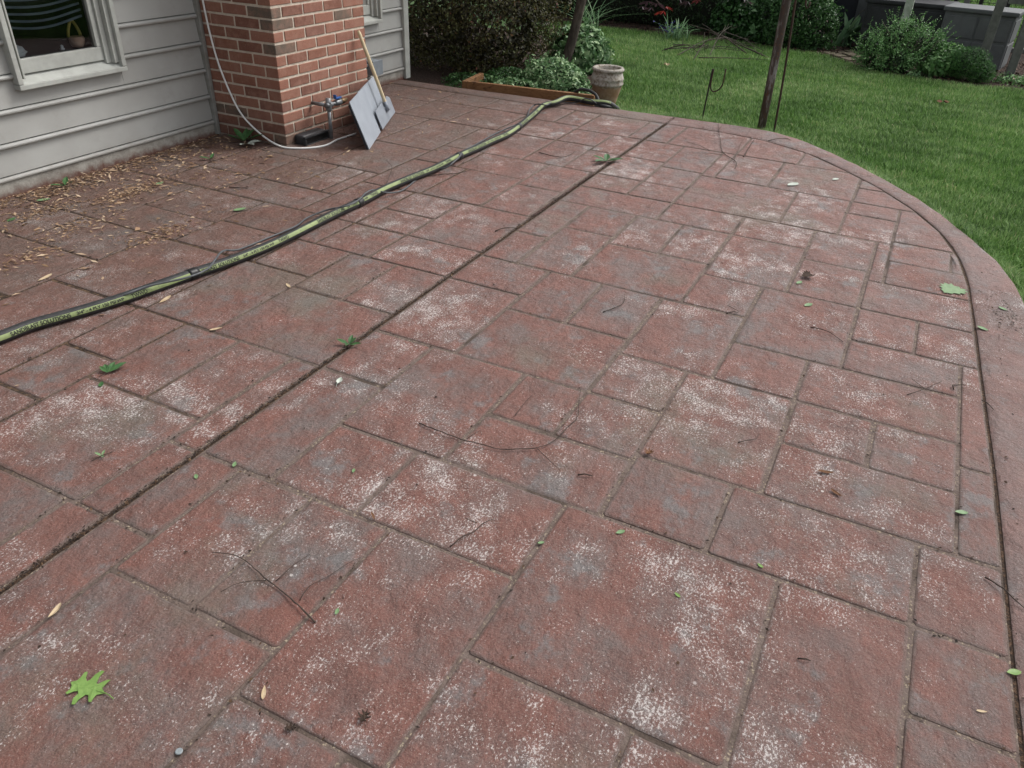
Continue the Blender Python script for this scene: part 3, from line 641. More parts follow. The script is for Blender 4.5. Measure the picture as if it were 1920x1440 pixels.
M['tape'] = plain('black_tape', (.012, .012, .013), (.02, .02, .02), 30, .35)
M['black_pl'] = plain('black_plastic', (.022, .023, .025), (.035, .035, .038), 12, .45)
vb = thing('vent_box', (4.22, 3.60, 0), 'low black plastic vent box at the foot of the brick chimney', 'vent')
mb = MB(); mb.bbox((4.105, 3.585, -.02), (4.345, 3.667, .060), .018); mb.build('body', 'black_pl', vb, True)
mb = MB()                                     # raised rim round a sunken front panel
for lo, hi in (((4.095, 3.560, .042), (4.355, 3.584, .058)), ((4.095, 3.560, -.01), (4.112, 3.584, .0415)), ((4.338, 3.560, -.01), (4.355, 3.584, .0415)), ((4.1125, 3.561, -.01), (4.3375, 3.584, .004))): mb.bbox(lo, hi, .007)
mb.build('rim', 'black_pl', vb)
mb = MB(); mb.bbox((4.113, 3.573, .005), (4.337, 3.5835, .041), .003); mb.build('panel', 'tape', vb)

# grey sheets on edge and a wide scraper
M['sheet'] = plain('pale_grey_sheet', (.275, .30, .335), (.24, .262, .295), 6, .5, 0, .15, 30)
M['sheet_e'] = plain('dark_sheet', (.045, .05, .06), (.03, .03, .035), 8, .6)
Bp, d_ = gp(690, 281), Vector((.9055, .4243, 0)); nrm = Vector((-.4243, .9055, 0)); lean = (Vector((0, 0, .29))+nrm*.105).normalized(); outn = d_.cross(lean).normalized()
def sheet(s0, s1, h, off, thick, name, mat, label, lift=0.0, top2=None):
    o = Bp + outn*off; mb = MB(); P = []
    for (s_, hh) in ((s0, 0), (s1, 0), (s1, top2 if top2 is not None else h), (s0, h)):
        P.append(o + d_*s_ + lean*(hh+lift))
    mb.add([p for p in P] + [p - outn*thick for p in P], [(0, 1, 2, 3), (7, 6, 5, 4), (0, 4, 5, 1), (1, 5, 6, 2), (2, 6, 7, 3), (3, 7, 4, 0)])
    return tag(mb.build(name, mat, base=P[0]), label, 'sheet')
sheet(0.0, .45, .318, .010, .006, 'grey_sheet', 'sheet', 'narrow pale grey sheet standing on edge in front, left of the scraper blade')
sheet(.006, .43, .300, -.004, .006, 'dark_sheet', 'sheet_e', 'dark sheet sandwiched behind the narrow pale grey sheet')
sheet(.35, 1.0, .312, -.012, .006, 'grey_sheet', 'sheet', 'wide pale grey sheet standing behind the wooden handle by the chimney corner', top2=.305)
M['wood_h'] = plain('pale_wood_handle', (.55, .46, .30), (.48, .38, .23), 20, .5); M['steel'] = plain('grey_steel_blade', (.25, .272, .305), (.205, .225, .255), 14, .45, .1, .1, 80)
sc = thing('scraper', Bp+d_*.72, 'wide flat grey scraper with a pale wooden handle leaning on the chimney', 'scraper')
o = Bp + outn*.030; mb = MB(); P = [o+d_*.445+lean*.012, o+d_*1.0+lean*.004, o+d_*1.0+lean*.115, o+d_*.93+lean*.145, o+d_*.445+lean*.145]
mb.add(P+[p-outn*.004 for p in P], [(0, 1, 2, 3, 4), (9, 8, 7, 6, 5)]+[(i, i+5, (i+1) % 5+5, (i+1) % 5) for i in range(5)]); mb.build('blade', 'steel', sc)
h0 = o+d_*.735+lean*.085+outn*.016; h1 = Vector((4.86, 3.640, .62))
mb = MB(); mb.tube([h0, h0.lerp(h1, .03), h0.lerp(h1, .5), h0.lerp(h1, .97), h1], [.010, .0125, .0135, .0130, .009], 12); mb.build('handle', 'wood_h', sc, True)
mb = MB(); mb.tube([h0.lerp(h1, -.02), h0.lerp(h1, .10)], .0145, 10); mb.bbox((-.03, -.004, -.02), (.03, .004, .02), .002, Matrix.Translation(h0-outn*.012)); mb.build('ferrule', 'steel', sc, True)

# electrical box on the wall beyond the chimney
M['jbox'] = plain('grey_box_enamel', (.22, .25, .27), (.17, .19, .21), 10, .45)
jb = thing('junction_box', (5.78, 4.22, .18), 'small grey electrical box on the siding beyond the chimney', 'electrical box')
mb = MB(); mb.bbox((5.72, 4.165, .125), (5.85, WY-.002, .235), .006); mb.build('body', 'jbox', jb)
mb = MB(); mb.bbox((5.715, 4.150, .12), (5.855, 4.1645, .24), .004); mb.build('cover', 'jbox', jb)
mb = MB(); mb.tube([(5.80, 4.20, .13), (5.80, 4.20, -.02)], .011, 8); mb.build('conduit', 'galv', jb, True)
mb = MB(); mb.tube([(5.70, 4.20, .20), (5.66, 4.21, .215), (5.62, 4.24, .21), (5.60, 4.265, .21)], .016, 8); mb.build('elbow', 'galv', jb, True)

# ================================================================== HOSE
HP = [(-70, 652), (0, 629), (60, 606), (125, 588), (187, 570), (240, 553), (300, 532), (360, 511), (430, 487), (500, 460), (560, 432), (620, 402), (680, 374), (720, 353), (770, 332), (815, 314), (860, 291), (890, 278), (920, 264), (950, 251), (972, 236), (1000, 213), (1018, 197)]
HR = .0235
hp = [gp(x, y, HR*1.35) for x, y in HP]; hp = [Vector((p.x, p.y, HR+.001)) for p in hp]
hp += [Vector((gp(1040, 187, .06).x, gp(1040, 187, .06).y, .035)), gp(1062, 184, .045), gp(1088, 187, .035), gp(1108, 191, .03)]
e_ = hp[-1]; hp += [e_+Vector((.05, -.14, -.02)), e_+Vector((.12, -.22, -.08)), e_+Vector((.18, -.10, -.085)), e_+Vector((.22, .15, -.08))]
hp = [Vector((p.x, p.y, max(p.z, HR+.001)) if p.x < 6.40 else p) for p in hp]
path = smooth_path(hp, .02)
S_ = [0.0]
for a, b in zip(path[:-1], path[1:]): S_.append(S_[-1]+(b-a).length)
PA = np.array([tuple(p) for p in path]); SA = np.array(S_)
M['rubber'] = plain('black_rubber', (.020, .021, .022), (.034, .034, .035), 30, .55, 0, .4, 120)
def stripe_mat():
    n = NT('pale_green_stripe'); c = n.mix(n.step(n.noise(35, 5, .7), .35, .65), (.235, .285, .125), (.185, .23, .10)); c = n.mix(n.step(n.noise(60, 4, .7), .6, .68), c, (.10, .12, .07)); return n.done(c, .6)
M['stripe'] = stripe_mat(); M['ink'] = plain('black_ink', (.018, .020, .016), (.03, .03, .025), 60, .7)
hose = thing('blasting_hose', path[40], 'thick black hose with a printed pale green stripe lying across the patio', 'hose')
mb = MB(); mb.tube(path, HR, 14); mb.build('tube', 'rubber', hose, True)
def frame(s):
    p = Vector([np.interp(s, SA, PA[:, i]) for i in range(3)]); q = Vector([np.interp(s+.01, SA, PA[:, i]) for i in range(3)]); r0 = Vector([np.interp(s-.01, SA, PA[:, i]) for i in range(3)])
    t = (q-r0).normalized(); side = t.cross(Vector((0, 0, 1))).normalized(); return p, t, side, side.cross(t)
def centre(s): return float(np.interp(s, [0, .9, 1.6, 4.0, 9], [74, 70, 52, 46, 40]))     # how far the stripe is turned towards the viewer's side
def on_hose(s, ang, r):
    p, t, sd_, up_ = frame(s); a = R(ang); return p + (up_*math.cos(a) + sd_*math.sin(a))*r
mb = MB(); ss = np.arange(0.0, SA[-1]-.5, .025); K = 9; HALF = 23
for s in ss:
    for j in range(K):
        mb.v.append(tuple(on_hose(s, centre(s)-HALF+2*HALF*j/(K-1), HR+.0006)))
mb.f = [(i*K+j, i*K+j+1, (i+1)*K+j+1, (i+1)*K+j) for i in range(len(ss)-1) for j in range(K-1)]
st = mb.build('stripe', 'stripe', hose, True); st['_base'] = hose['_base']
# the print along the stripe
def text_mesh(txt):
    cu = bpy.data.curves.new('print', 'FONT'); cu.body = txt; cu.size = 1.0; cu.offset = .03
    o = bpy.data.objects.new('print', cu); COL.objects.link(o); dg = bpy.context.evaluated_depsgraph_get(); dg.update()
    me = bpy.data.meshes.new_from_object(o.evaluated_get(dg)); bpy.data.objects.remove(o, do_unlink=True)
    bm = bmesh.new(); bm.from_mesh(me); bmesh.ops.triangulate(bm, faces=bm.faces[:])
    bmesh.ops.subdivide_edges(bm, edges=[e for e in bm.edges if e.calc_length() > .25], cuts=2, use_grid_fill=False); bmesh.ops.triangulate(bm, faces=bm.faces[:])
    bm.verts.index_update(); V = np.array([v.co[:2] for v in bm.verts]); F = [[v.index for v in f.verts] for f in bm.faces]; bm.free(); return V, F
s_ref = float(SA[np.argmin(np.hypot(PA[:, 0]-gp(365, 511, .03).x, PA[:, 1]-gp(365, 511, .03).y))])    # a word begins here
PERIOD = .762
for rep in range(-2, 5):
    base_s = s_ref + rep*PERIOD
    for txt, ds, ln, cap in (('SANDBLAST SOLUTIONS', 0.0, .228, .0150), ('3/4" - 4 PLY 150 PSI WP', .250, .186, .0118), ('TWWD', .466, .070, .0150)):
        V, F = text_mesh(txt); w = V[:, 0].max()-V[:, 0].min(); x0 = V[:, 0].min(); hgt = .70
        if base_s+ds < .02 or base_s+ds+ln > ss[-1]: continue
        vs = []
        for (x, y) in V:
            s = base_s + ds + (x-x0)/w*ln; ang = centre(s) - (y/hgt-.5)*cap/HR*57.3
            vs.append(on_hose(s, ang, HR+.0013))
        pr = MB(); pr.add(vs, F); tag(pr.build('lettering', 'ink', st), kind='stuff')
for xx, yy in ((357, 512), (670, 378), (862, 291), (972, 236)):
    c_ = gp(xx, yy, .03); s = float(SA[np.argmin(np.hypot(PA[:, 0]-c_.x, PA[:, 1]-c_.y))]); mb = MB(); mb.tube([frame(s+q)[0] for q in np.linspace(-.02, .025, 5)], [HR+.0022, HR+.003, HR+.0025, HR+.003, HR+.002], 14); mb.build('tape', 'tape', hose, True)
# grey cord wound round the hose
M['cord'] = plain('grey_cord', (.060, .066, .072), (.09, .095, .10), 20, .5)
CP = [(150, 590, .012), (215, 560, .03), (240, 550, .05), (275, 537, .052), (312, 529, .056), (355, 519, .058), (388, 505, .055), (404, 486, .045), (413, 474, .04), (424, 469, .03), (447, 468, .012), (500, 447, .008), (553, 425, .010), (575, 409, .012), (612, 394, .03), (650, 386, .056), (672, 375, .058), (687, 361, .05), (702, 356, .04), (722, 361, .03), (745, 360, .012), (762, 352, .007), (782, 336, .007), (810, 320, .01), (835, 315, .03), (847, 307, .052), (862, 293, .058), (867, 284, .03), (890, 272, .008), (930, 250, .008), (967, 234, .04), (975, 229, .03), (988, 218, .01), (993, 205, .02), (1002, 197, .03), (1012, 195, .06), (1025, 197, .06), (1037, 191, .04), (1060, 192, .008), (1082, 192, .012), (1097, 185, .06), (1110, 188, .06), (1120, 195, .02), (1131, 200, .006)]
mb = MB(); mb.tube(smooth_path([gp(x, y, z) for x, y, z in CP], .02), .0046, 8); tag(mb.build('cord', 'cord', base=gp(424, 469), smooth=True), 'thin grey cord wound loosely around the long hose', 'cord')
mb = MB(); q = [gp(1083, 188, .02), gp(1095, 179, .07), gp(1104, 172, .10), gp(1116, 171, .11), gp(1124, 177, .09), gp(1128, 188, .05), gp(1128, 198, .012)]
q = [Vector((6.55, 2.75, -.05)), Vector((6.50, 2.62, .055)), Vector((6.47, 2.55, .088)), Vector((6.43, 2.47, .094)), Vector((6.40, 2.40, .078)), Vector((6.37, 2.36, .045)), Vector((6.34, 2.335, .014)), Vector((6.33, 2.28, .013)), Vector((6.42, 2.22, -.02)), Vector((6.50, 2.2, -.09))]
mb.tube(smooth_path(q, .02), .0125, 10); tag(mb.build('rubber_hose', 'rubber', base=q[0], smooth=True), 'short black rubber hose looped over the end of the timber edging', 'hose')

# ================================================================== BEHIND THE PATIO
def timber_mat():
    n = NT('treated_timber'); x, y, z = n.xyz(); v = n.scaled(n.pos, (2, 1.2, 14)); r_ = n.noise(3.0, 5, .6, v, 1.5)
    c = n.mix(n.step(n.math('FRACT', n.math('MULTIPLY', r_, 7)), .25, .8), (.235, .125, .055), (.150, .070, .030)); c = n.mix(n.step(n.noise(10, 3, .5, n.scaled(n.pos, (1, 1, 2))), .62, .7), c, (.085, .040, .018)); n.bump(r_, .3, .006); return n.done(c, .65)
M['timber'] = timber_mat()
tb = thing('timber_edging', (6.42, 3.0, 0), 'orange-brown timber plank edging the planting bed behind the patio', 'plank')
a, b = Vector((6.335, 3.60, 0)), Vector((6.475, 2.44, 0)); u = (b-a).normalized(); v = Vector((-u.y, u.x, 0))
mt = Matrix(((u.x, v.x, 0, a.x), (u.y, v.y, 0, a.y), (0, 0, 1, 0), (0, 0, 0, 1)))
mb = MB(); mb.bbox((0, 0, -.12), ((b-a).length, .040, .050), .005, mt); mb.build('plank', 'timber', tb)
mb = MB(); mb.bbox((-.045, .002, -.12), (-.002, .42, .048), .005, mt); mb.build('return_plank', 'timber', tb)

def pot_mat():
    n = NT('weathered_terracotta'); x, y, z = n.xyz()
    c = n.mix(n.step(n.noise(14, 6, .7), .4, .65), (.24, .145, .085), (.30, .21, .14))
    wash = n.step(n.math('ADD', z, n.math('MULTIPLY', n.math('SUBTRACT', n.noise(9, 7, .75), .5), .12)), .075, .105)
    wh = n.mix(n.step(n.noise(26, 7, .75), .46, .60), (.36, .335, .295), (.17, .135, .10)); c = n.mix(wash, c, wh); c = n.mix(n.step(n.noise(7, 6, .7), .56, .66), c, (.30, .27, .22))
    n.bump(n.noise(50, 5), .5, .006); return n.done(c, .85)
M['pot'] = pot_mat()
pc = (6.78, 2.445, LAWN_Z)
mb = MB(); mb.lathe([(.001, 0), (.082, 0), (.086, .01), (.098, .06), (.116, .12), (.130, .175), (.134, .190), (.141, .196), (.142, .206), (.138, .214), (.137, .228), (.141, .236), (.143, .246), (.139, .255), (.129, .285), (.126, .300), (.134, .304), (.139, .312), (.139, .322), (.132, .331), (.122, .333), (.110, .328), (.104, .318), (.102, .29), (.100, .24), (.001, .235)], pc, 40, .006)
tag(mb.build('plant_pot', 'pot', base=pc, smooth=True), 'tall weathered terracotta pot with a whitewashed collar beside the timber edging', 'pot')

M['rust'] = plain('rusty_iron', (.075, .045, .032), (.045, .030, .024), 30, .8, .2, .5, 90); M['iron'] = plain('dark_iron', (.030, .026, .024), (.05, .038, .03), 40, .6, .3)
def pole_mat():
    n = NT('worn_painted_pole'); c = n.mix(n.step(n.noise(9, 7, .75, n.scaled(n.pos, (3, 3, .5))), .5, .6), (.060, .045, .038), (.20, .19, .18)); c = n.mix(n.step(n.noise(40, 5), .55, .65), c, (.10, .055, .035)); n.bump(n.noise(60, 5), .4, .004); return n.done(c, .55, .2)
M['pole'] = pole_mat()
po = thing('garden_pole', (6.52, 1.03, LAWN_Z), 'stout worn brown metal pole standing at the patio edge', 'pole')
mb = MB(); mb.tube([(6.52, 1.03, LAWN_Z-.2), (6.52, 1.03, .4), (6.52, 1.032, 1.0), (6.52, 1.034, 1.9)], .0315, 18); mb.build('shaft', 'pole', po, True)
mb = MB(); mb.lathe([(.033, 0), (.036, .004), (.036, .02), (.02, .03), (.001, .033)], (6.52, 1.034, 1.89), 18); mb.build('cap', 'iron', po, True)
hk = thing('hanger_rod', (6.60, .935, LAWN_Z), 'thin rusty rod with a dangling hook beside the stout pole', 'hook')
mb = MB(); mb.tube(smooth_path([(6.60, .935, LAWN_Z-.1), (6.60, .955, .4), (6.60, .985, .95), (6.60, .99, 1.35), (6.6, .97, 1.43), (6.6, .93, 1.45), (6.6, .89, 1.42)], .05), .0085, 8); mb.build('rod', 'rust', hk, True)
mb = MB(); mb.tube(smooth_path([(6.60, .895, 1.425), (6.60, .905, 1.2), (6.60, .912, .93), (6.60, .905, .86), (6.60, .893, .838), (6.60, .880, .85), (6.60, .876, .88)], .02), .0060, 8); mb.build('dangling_hook', 'rust', hk, True)
sh = [(6.52, 1.51, LAWN_Z-.15), (6.52, 1.505, 0), (6.52, 1.495, .20), (6.52, 1.488, .365)]
hb = thing('shepherd_hook', (6.52, 1.51, LAWN_Z), 'short dark iron stake with an upturned hook at the far patio edge', 'stake')
mb = MB(); mb.tube(sh, [.0065]*3+[.0055], 8); mb.build('stake', 'iron', hb, True)
mb = MB(); mb.tube(smooth_path([(6.515, 1.478, .365), (6.513, 1.482, .27), (6.512, 1.478, .225), (6.512, 1.455, .200), (6.512, 1.42, .212), (6.512, 1.392, .25), (6.512, 1.385, .30), (6.512, 1.383, .378)], .015), .0055, 8); mb.build('hook', 'rust', hb, True)

# ================================================================== PLANTS
def unit(n): v = rng.normal(size=(n, 3)); return v/np.linalg.norm(v, axis=1)[:, None]
def sines(P, s, seed):
    r = np.random.default_rng(seed); a = np.zeros(len(P))
    for k_ in range(6):
        d = unit(1)[0] if False else r.normal(size=3); d /= np.linalg.norm(d); a += np.sin(P@d*s*(1+.5*k_)+r.uniform(0, 6))
    return a/6
def shell(lobes, n, thick=.14, gap=-.25, fine=9, zmin=LAWN_Z+.01, seed=1, upper=True):
    w = np.array([r[0]*r[1]+r[1]*r[2]+r[0]*r[2] for c, r in lobes]); w /= w.sum(); P = []; Nn = []
    ks = rng.choice(len(lobes), n*2, p=w); D = unit(n*2)
    rad = 1-np.abs(rng.normal(0, thick, n*2))+.10*sines(D*2.1, 2.2, seed)
    C = np.array([l[0] for l in lobes])[ks]; Rr = np.array([l[1] for l in lobes])[ks]
    P = C+D*Rr*rad[:, None]; N = D/Rr; N /= np.linalg.norm(N, axis=1)[:, None]
    ok = P[:, 2] > zmin
    for i, (c, r) in enumerate(lobes):        # drop what is deep inside another lobe
        q = ((P-np.array(c))/np.array(r)); ok &= ~((np.linalg.norm(q, axis=1) < .68) & (ks != i))
    ok &= sines(P, fine, seed+7) > gap
    return P[ok][:n], N[ok][:n]
def leaf_quads(P, N, lo, hi, asp=.5, spread=.9, fold=.25, upb=.3, along=None):
    n = len(P); d = N+unit(n)*spread; d[:, 2] += upb*0; d /= np.linalg.norm(d, axis=1)[:, None]
    a = np.cross(d, unit(n)); 
    if along is not None: a = a*(1-along)+ (N*.6+np.array([0, 0, .5]))*along
    a -= d*np.sum(a*d, 1)[:, None]; a /= np.linalg.norm(a, axis=1)[:, None]+1e-9; b = np.cross(d, a)
    L = rng.uniform(lo, hi, n)[:, None]; w = L*asp*rng.uniform(.8, 1.2, (n, 1))
    V = np.stack([P-a*L*.5, P-b*w*.5+d*w*fold-a*L*.05, P+a*L*.5, P+b*w*.5+d*w*fold-a*L*.05], 1).reshape(-1, 3)
    F = (np.array([[0, 1, 2], [0, 2, 3]])[None]+(np.arange(n)*4)[:, None, None]).reshape(-1, 3)
    return V, F
def foliage(name, parent, mat, P, N, lo, hi, asp=.5, spread=.9, fold=.25, rs=None, along=None):
    V, F = leaf_quads(P, N, lo, hi, asp, spread, fold, along=along); r_ = rng.uniform(0, 1, len(P)) if rs is None else rs
    return npmesh(name, V, F, mat, parent, rnd=np.repeat(r_, 4), base=parent['_base'])
def sprays(parent, lobes, n, lo, hi, mat, llo, lhi, asp=.5, per=8, seed=1, rs=None):
    P, N = shell(lobes, n, .04, -2, 9, seed=seed); d = N+unit(len(P))*.45; d[:, 2] += .45; d /= np.linalg.norm(d, axis=1)[:, None]; L = rng.uniform(lo, hi, len(P)); Q = []; M_ = []
    for k_ in range(per):
        t = (k_+.5)/per; side = unit(len(P))*.35+d*.3+np.array([0, 0, .3]); Q.append(P+d*(L*t)[:, None]+unit(len(P))*.4*llo); M_.append(side)
    Q = np.concatenate(Q); M_ = np.concatenate(M_); M_ /= np.linalg.norm(M_, axis=1)[:, None]
    return foliage('sprays', parent, mat, Q, M_, llo, lhi, asp, .9, rs=rs)
def stems(parent, base, tips, r0, r1, name='stem', mat='bark', wig=.06):
    mb = MB(); base = Vector(base)
    for t in tips:
        t = Vector(t); m_ = base.lerp(t, .5)+Vector((random.uniform(-wig, wig), random.uniform(-wig, wig), random.uniform(0, wig)))
        mb.tube(smooth_path([base+Vector((random.uniform(-.03, .03), random.uniform(-.03, .03), 0)), m_, t], .12), r0 if False else [r0+(r1-r0)*i/20 for i in range(len(smooth_path([base, m_, t], .12)))] if False else r1, 5, False)
    return mb.build(name, mat, parent, True)
def bark_mat():
    n = NT('grey_bark'); c = n.mix(n.step(n.noise(18, 6, .7, n.scaled(n.pos, (1, 1, .35))), .38, .62), (.105, .085, .070), (.055, .044, .036)); n.bump(n.noise(30, 6, .7, n.scaled(n.pos, (1, 1, .4))), .8, .02); return n.done(c, .9)
M['bark'] = bark_mat(); M['twig'] = plain('dark_twig', (.068, .048, .038), (.040, .029, .024), 40, .85); M['twig2'] = plain('grey_dead_branch', (.10, .085, .07), (.055, .045, .038), 25, .9)
M['lf_brown'] = leafmat('bronze_leaves', [(0, (0.025, 0.022, 0.010)), (.35, (0.062, 0.053, 0.022)), (.62, (0.081, 0.078, 0.028)), (.85, (0.116, 0.124, 0.044)), (.955, (0.155, 0.155, 0.054)), (1, (0.202, 0.047, 0.039))], .45, .2, (3.0, (.62, .72, .62)))
M['lf_var'] = leafmat('variegated_leaves', [(0, (0.050, 0.122, 0.043)), (.5, (0.122, 0.237, 0.094)), (.75, (0.245, 0.381, 0.180)), (1, (0.460, 0.589, 0.345))], .45, .25)
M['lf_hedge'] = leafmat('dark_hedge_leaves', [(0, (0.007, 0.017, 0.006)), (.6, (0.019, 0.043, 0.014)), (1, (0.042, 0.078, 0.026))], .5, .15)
M['lf_box'] = leafmat('box_leaves', [(0, (0.020, 0.057, 0.016)), (.6, (0.045, 0.121, 0.032)), (1, (0.105, 0.209, 0.072))], .4, .2)
M['lf_mint'] = leafmat('fresh_leaves', [(0, (0.051, 0.128, 0.036)), (.6, (0.117, 0.254, 0.081)), (1, (0.236, 0.399, 0.154))], .5, .25)
M['lf_fern'] = leafmat('feathery_leaves', [(0, (0.031, 0.101, 0.025)), (.6, (0.070, 0.186, 0.047)), (1, (0.132, 0.279, 0.078))], .5, .25)
M['lf_blade'] = leafmat('sword_leaves', [(0, (.07, .16, .065)), (.6, (.14, .26, .12)), (1, (.24, .36, .20))], .45, .3)
M['lf_tree'] = leafmat('tree_leaves', [(0, (.02, .05, .012)), (1, (.06, .13, .03))], .5, .25)
M['lf_maple'] = leafmat('purple_maple_leaves', [(0, (.035, .018, .026)), (.6, (.070, .035, .050)), (.75, (.16, .022, .025)), (1, (.32, .035, .03))], .5, .3)
M['hedge_core'] = plain('hedge_inner_shade', (.008, .012, .006), (.014, .013, .008), 30, .95)  # near-black, the hedge's inner shade as a colour
M['petal'] = leafmat('violet_petals', [(0, (.025, .025, .12)), (1, (.06, .06, .22))], .6, .2)

# big bronze shrub by the house corner
sb = thing('bronze_shrub', (7.8, 4.4, LAWN_Z), 'large dense bronze-green shrub beside the corner of the house', 'shrub')
lb = [((7.75, 4.30, .55), (.85, .98, .75)), ((7.45, 3.95, .30), (.55, .64, .48)), ((7.7, 4.9, .5), (.8, .8, .7)), ((7.55, 4.45, .25), (.62, .75, .42)), ((8.0, 4.3, 1.0), (.9, 1.0, .7))]
P, N = shell(lb, 26000, .13, -.30, 11, seed=3); foliage('leaves', sb, 'lf_brown', P, N, .022, .042, .52, 1.0)
P, N = shell([((c[0], c[1], c[2]), tuple(q*.72 for q in r)) for c, r in lb], 9000, .10, -.6, 7, seed=4); foliage('inner_shade_leaves', sb, 'lf_brown', P, N, .04, .07, .6, 1.0, rs=rng.uniform(0, .35, len(P)))  # inner leaves take only the darker tones, painting the shrub's inner shade
sprays(sb, lb, 700, .05, .14, 'lf_brown', .018, .034, .5, 8, 40)
stems(sb, (7.7, 4.3, LAWN_Z), [(7.2+random.uniform(-.1, 1.0), 3.6+random.uniform(0, 1.5), random.uniform(.1, .9)) for _ in range(26)], .01, .007, 'branches', 'twig')

# variegated evergreens, low one on the edging and the rounded one behind the trunk
v1 = thing('variegated_shrub', (7.1, 3.05, LAWN_Z), 'low mound of cream-edged leaves spilling over the timber edging', 'shrub')
lv = [((7.02, 2.98, -.02), (.26, .27, .17)), ((7.12, 3.12, .02), (.28, .28, .17)), ((6.92, 2.84, -.05), (.22, .17, .12)), ((6.75, 3.30, -.06), (.18, .26, .10))]
P, N = shell(lv, 3600, .12, -.35, 16, seed=5); foliage('leaves', v1, 'lf_var', P, N, .030, .052, .5, .75)
P, N = shell([(c, tuple(q*.7 for q in r)) for c, r in lv], 1500, .1, -.8, 9, seed=6); foliage('inner_shade_leaves', v1, 'lf_hedge', P, N, .03, .05, .6, 1)  # darker leaf colour inside the mound stands for its shade
sprays(v1, lv, 120, .03, .09, 'lf_var', .028, .045, .5, 6, 43)
v2 = thing('variegated_shrub', (8.2, 3.25, LAWN_Z), 'rounded cream-edged shrub behind the slanting tree trunk', 'shrub')
lv = [((8.18, 3.20, .06), (.26, .25, .22)), ((8.2, 3.42, .10), (.26, .22, .22)), ((8.15, 3.12, -.02), (.22, .16, .12)), ((8.3, 3.3, .2), (.2, .2, .13))]
P, N = shell(lv, 2300, .12, -.30, 13, seed=8); foliage('leaves', v2, 'lf_var', P, N, .05, .085, .48, .7)
P, N = shell([(c, tuple(q*.68 for q in r)) for c, r in lv], 1500, .1, -.8, 9, seed=9); foliage('inner_shade_leaves', v2, 'lf_hedge', P, N, .04, .06, .6, 1)  # dark inner leaves paint the shade within this shrub
sprays(v2, lv, 70, .04, .11, 'lf_var', .045, .07, .48, 5, 44)
v3 = thing('trailing_plant', (6.70, 3.62, LAWN_Z), 'dark trailing ground cover at the left end of the timber edging', 'plant')
P, N = shell([((6.78, 3.72, -.08), (.22, .42, .11)), ((7.0, 3.5, -.06), (.2, .3, .14))], 2600, .2, -.3, 15, seed=10); foliage('leaves', v3, 'lf_box', P, N, .02, .038, .5, 1)

# the slanting tree: trunk in view, crown above the frame
tr = thing('young_tree', (7.9, 3.335, LAWN_Z), 'slender grey tree trunk slanting up beside the bronze shrub', 'tree')
mb = MB(); tp = smooth_path([(7.9, 3.345, LAWN_Z-.1), (7.9, 3.318, .02), (7.9, 3.25, .3), (7.9, 3.19, .62), (7.92, 3.10, 1.1), (7.95, 3.02, 1.7), (8.0, 2.98, 2.3)], .08); mb.tube(tp, [.052-.018*i/len(tp) for i in range(len(tp))], 14); mb.build('trunk', 'bark', tr, True)
mb = MB()
for k_ in range(9):
    a = k_*2.4; z0 = 1.5+.09*k_; mb.tube(smooth_path([(7.95, 3.03, z0), (7.95+.4*math.cos(a), 3.03+.4*math.sin(a), z0+.35), (7.95+.95*math.cos(a), 3.03+.95*math.sin(a), z0+.7)], .15), .012, 6)
mb.build('limbs', 'bark', tr, True)
P, N = shell([((7.95, 3.1, 2.35), (1.1, 1.1, .55)), ((8.4, 3.6, 2.7), (.9, .9, .5)), ((7.7, 3.9, 2.6), (.9, .9, .5)), ((8.2, 2.7, 2.8), (.8, .8, .5))], 2200, .3, -.2, 5, seed=12); foliage('crown', tr, 'lf_tree', P, N, .06, .11, .55, 1.0)

# sword-leaved clumps
def sword(name, base, n, hmin, hmax, w, label, cat, mat='lf_blade', lean=.5, group=None, az=None, spread=.06):
    t = thing(name, base, label, cat, group); V = []; F = []; rs = []
    for k_ in range(n):
        a = random.uniform(0, 2*math.pi) if az is None else random.gauss(az[0], az[1]); h = random.uniform(hmin, hmax); le = random.uniform(.15, lean)*h
        bx, by = base[0]+random.uniform(-spread, spread), base[1]+random.uniform(-spread, spread); K = 7; tw = random.uniform(-.6, .6)
        b_ = len(V); q = random.random()
        for i in range(K):
            u_ = i/(K-1); r_ = le*u_**1.7*1.6; z = h*u_*(1-.35*u_*le/h*1.3)
            ww = w*(.55+.9*u_)*(1-u_)**.6+.0008; s_ = (-math.sin(a+tw), math.cos(a+tw)); c_ = (bx+r_*math.cos(a), by+r_*math.sin(a), base[2]+z)
            V += [(c_[0]-s_[0]*ww/2, c_[1]-s_[1]*ww/2, c_[2]+ww*.15), c_, (c_[0]+s_[0]*ww/2, c_[1]+s_[1]*ww/2, c_[2]+ww*.15)]; rs += [q]*3
        for i in range(K-1):
            for j in range(2): o_ = b_+i*3+j; F.append((o_, o_+1, o_+4, o_+3))
    npmesh('leaves', np.array(V), np.array(F), mat, t, rnd=rs, base=base, smooth=True); return t
ib_ = gp(1580, 90, LAWN_Z)
iris = sword('iris_clump', tuple(gp(1578, 88, LAWN_Z)), 22, .34, .52, .085, 'broad sword-leaved iris clump right of the rounded box shrub', 'iris', lean=1.0, az=(-1.5, .95), spread=.09)
mb = MB(); b_ = Vector(iris['_base']); mb.tube(smooth_path([b_, b_+Vector((.0, -.05, .25)), b_+Vector((0, -.12, .42)), b_+Vector((0, -.17, .46))], .05), .004, 5); mb.build('flower_stalk', 'twig2', iris, True)
dl = sword('daylily_clump', tuple(gp(1268, 74, LAWN_Z)), 46, .18, .34, .020, 'clump of narrow arching leaves with violet flowers before the dark hedge', 'plant', lean=1.2, spread=.16)
